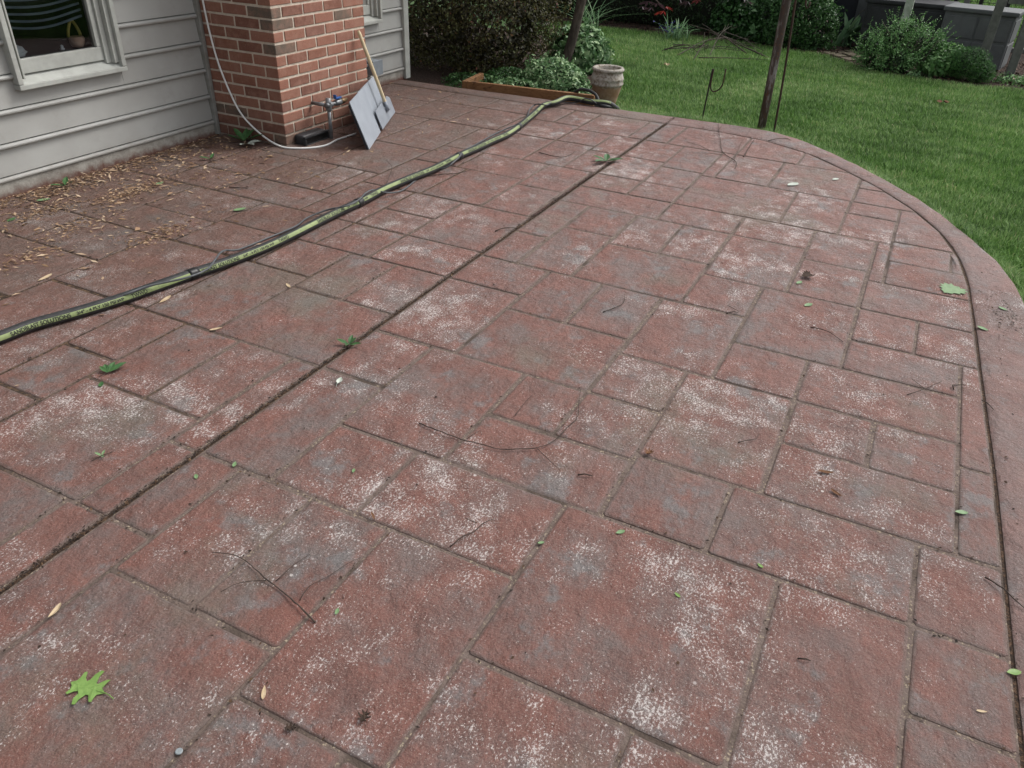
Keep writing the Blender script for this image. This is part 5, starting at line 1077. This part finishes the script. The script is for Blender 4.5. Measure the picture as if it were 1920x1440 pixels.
def sprig(name, x, y, leaves, mat, label):
    c_ = gp(x, y, 0); t = thing(name, c_, label, 'sprig'); mb = MB(); mb.tube([c_+Vector((-.03, .01, .004)), c_+Vector((0, 0, .008)), c_+Vector((.03, -.01, .006))], .0014, 5); mb.build('stalk', 'twig', t)
    for (a, L, el) in leaves:
        d = Vector((math.cos(R(a))*math.cos(R(el)), math.sin(R(a))*math.cos(R(el)), math.sin(R(el)))); s_ = d.cross(Vector((0, 0, 1))).normalized()*L*.2; b_ = c_+Vector((0, 0, .007)); mb = MB()
        u_ = Vector((0, 0, L*.06)); mb.add([b_, b_+d*L*.4-s_+u_, b_+d*L*.75-s_*.7+u_, b_+d*L, b_+d*L*.75+s_*.7+u_, b_+d*L*.4+s_+u_, b_+d*L*.5], [(0, 1, 6), (1, 2, 6), (2, 3, 6), (3, 4, 6), (4, 5, 6), (5, 0, 6)]); mb.build('leaf', mat, t)
sprig('leaf_sprig', 203, 702, [(-10, .075, 8), (25, .06, 10), (60, .05, 12), (85, .045, 15)], 'l_dark', 'dark green narrow-fingered leaf on the left stones below the hose')
sprig('green_sprig', 655, 649, [(20, .05, 20), (100, .055, 15), (200, .045, 25), (290, .05, 10), (340, .04, 30)], 'l_dark', 'green leafy sprig lying across the control joint')
sprig('green_sprig', 1137, 304, [(20, .11, 10), (100, .10, 15), (160, .12, 10), (250, .09, 20), (310, .12, 5)], 'l_dark', 'dark green sprig far along the control joint')
sprig('green_sprig', 458, 266, [(20, .13, 30), (80, .12, 35), (150, .12, 25), (220, .14, 15), (290, .15, 20), (330, .11, 40)], 'l_dark', 'dark green leaf cluster at the foot of the chimney')
sprig('pale_sprig', 463, 272, [(200, .10, 12), (250, .11, 10), (300, .10, 12), (340, .09, 8)], 'l_white', 'silvery leaves in front of the dark cluster at the chimney foot')
sprig('pale_sprig', 192, 858, [(20, .022, 20), (110, .024, 25), (250, .02, 20)], 'l_pale', 'small pale green sprig on the grey stained stone at the left')
sprig('green_sprig', 395, 300, [(20, .06, 20), (140, .07, 15), (260, .06, 25)], 'l_dark', 'small dark sprig on the dusty stones before the siding'); sprig('green_sprig', 122, 350, [(40, .08, 20), (170, .08, 15), (280, .07, 25)], 'l_dark', 'small dark sprig among the husks below the siding')

def twig(name, segs, r, label, lift=.004, mat='twig'):
    c_ = gp(*segs[0][0]); t = thing(name, c_, label, 'twig')
    for k_, s_ in enumerate(segs):
        p = smooth_path([gp(x, y, 0)+Vector((0, 0, lift+.006*math.sin(i*1.7)**2)) for i, (x, y) in enumerate(s_)], .015); mb = MB(); rr = r*.8*(1 if k_ == 0 else .6); mb.tube([q_+Vector((random.uniform(-1, 1), random.uniform(-1, 1), random.uniform(0, .8)))*rr*.55 for q_ in p], [rr*(1-.6*i/len(p))*random.uniform(.8, 1.25) for i in range(len(p))], 6); mb.build('stem' if k_ == 0 else 'side_stem', mat, t, True)
twig('twig', [[(592, 1169), (560, 1140), (525, 1108), (497, 1088), (470, 1062), (440, 1045), (400, 1039)], [(500, 1090), (450, 1098), (415, 1112)], [(518, 1092), (550, 1066), (582, 1041)]], .0028, 'long forked twig on the lower left stones')
twig('twig', [[(562, 1128), (580, 1105), (612, 1085), (650, 1063), (677, 1048)]], .0014, 'fine curved twig beside the long forked twig')
twig('twig', [[(786, 796), (830, 815), (865, 826), (905, 838), (938, 845), (975, 845), (1007, 843), (1040, 828), (1065, 803), (1082, 785), (1086, 750), (1090, 727)], [(1007, 843), (1030, 868), (1050, 884)], [(875, 825), (900, 812), (903, 818)], [(965, 782), (985, 758), (1000, 741)]], .0026, 'long bowed twig lying across the middle stones')
twig('twig', [[(844, 1027), (868, 1010), (888, 1000), (905, 986), (928, 975)], [(895, 983), (872, 976)]], .0026, 'short forked twig on the white-flecked stone below centre')
twig('twig', [[(1700, 742), (1728, 735), (1765, 717)], [(1735, 732), (1705, 712)]], .0022, 'thin forked twig on the right stones near the border'); twig('twig', [[(1847, 1085), (1880, 1110), (1922, 1146)]], .0034, 'dark twig lying across the saw cut at the right')
twig('twig', [[(1787, 732), (1785, 727), (1792, 724), (1808, 726)]], .003, 'small hooked twig beside the right-hand saw cut'); twig('twig', [[(1840, 752), (1850, 760), (1862, 770)]], .0026, 'short twig across the saw cut above the dark crumbs')
twig('twig', [[(1130, 587), (1150, 582), (1168, 570), (1172, 556)]], .003, 'small bent twig on the stones above centre'); twig('twig', [[(928, 435), (945, 431), (970, 429)]], .004, 'short twig beside the control joint above centre')
twig('twig', [[(1083, 892), (1095, 893), (1110, 894)]], .0032, 'short dark curved stick right of the bowed twig'); twig('twig', [[(1494, 1236), (1508, 1240), (1520, 1242)]], .003, 'short dark stick on the white-flecked stone at lower right')
twig('twig', [[(1383, 832), (1400, 830), (1418, 825), (1422, 818)]], .0024, 'small bent twig on the flecked stone right of centre'); twig('twig', [[(1362, 590), (1375, 588), (1384, 588)], [(1364, 574), (1385, 588)]], .003, 'dark twig on the soil-filled joint right of centre'); twig('twig', [[(1520, 615), (1550, 625), (1580, 643)]], .0028, 'thin curved twig ending at a joint on the right stones')
twig('twig', [[(430, 262+90), (465, 356), (462, 350)]], .004, 'short stick among the husks before the chimney'); twig('twig', [[(722, 362), (733, 335), (735, 322), (726, 311)]], .003, 'thin twig leaning over the hose', .03)
twig('twig', [[(800, 331), (830, 330), (858, 326), (885, 321)]], .004, 'thin twig beside the cord where it leaves the hose'); twig('twig', [[(1010, 287), (1040, 296), (1060, 295), (1078, 287)]], .0035, 'thin wavy twig on the far stones left of the control joint')
twig('twig', [[(1378, 318), (1379, 306), (1355, 286), (1350, 262), (1347, 245), (1347, 228)], [(1376, 303), (1385, 280), (1395, 260), (1410, 240)], [(1355, 292), (1330, 290), (1298, 288)], [(1331, 284), (1310, 275), (1290, 268), (1284, 260)], [(1347, 245), (1355, 236), (1365, 231)]], .0030, 'many-forked bare twig on the far stones before the pole')
twig('twig', [[(1394, 295), (1405, 278), (1414, 262)]], .0045, 'short twig right of the many-forked twig'); twig('twig', [[(1440, 265), (1460, 262), (1475, 261), (1482, 265)]], .004, 'thin curved twig on the far border near the pole')
M['cap'] = plain('grey_plastic_cap', (.24, .27, .28), (.2, .22, .23), 20, .4); c_ = gp(336, 1410)
mb = MB(); mb.lathe([(.0005, .0028), (.0062, .0028), (.0074, .0020), (.0076, .0004), (.0070, 0)], (c_.x, c_.y, .0012), 18); tag(mb.build('bottle_cap', 'cap', base=c_, smooth=False), 'small round grey cap near the bottom left edge', 'cap')
for (x, y, sz, lab) in ((1250, 120, .10, 'pale fallen leaf on the lawn left of the iron stake'), (1768, 190, .12, 'brown fallen leaf on the lawn before the flower bed'), (1450, 118, .07, 'tan fallen leaf on the lawn behind the stout pole')):
    c_ = gp(x, y, LAWN_Z+.055); mb = MB(); a0 = random.uniform(0, 6)
    vs = [(c_.x+sz*.5*r_*math.cos(a0+a), c_.y+sz*.5*r_*math.sin(a0+a), c_.z+.012*math.sin(3*a)) for a, r_ in zip(np.linspace(0, 6.28, 13)[:-1], (1, .5, .8, .5, .9, .55, 1, .5, .8, .5, .9, .55))]
    mb.add(vs+[tuple(c_)], [(i, (i+1) % 12, 12) for i in range(12)]); tag(mb.build('fallen_leaf', 'l_tan' if 'brown' not in lab else 'l_brown', base=c_), lab, 'leaf')

for o in bpy.data.objects:
    if '_base' in o: del o['_base']
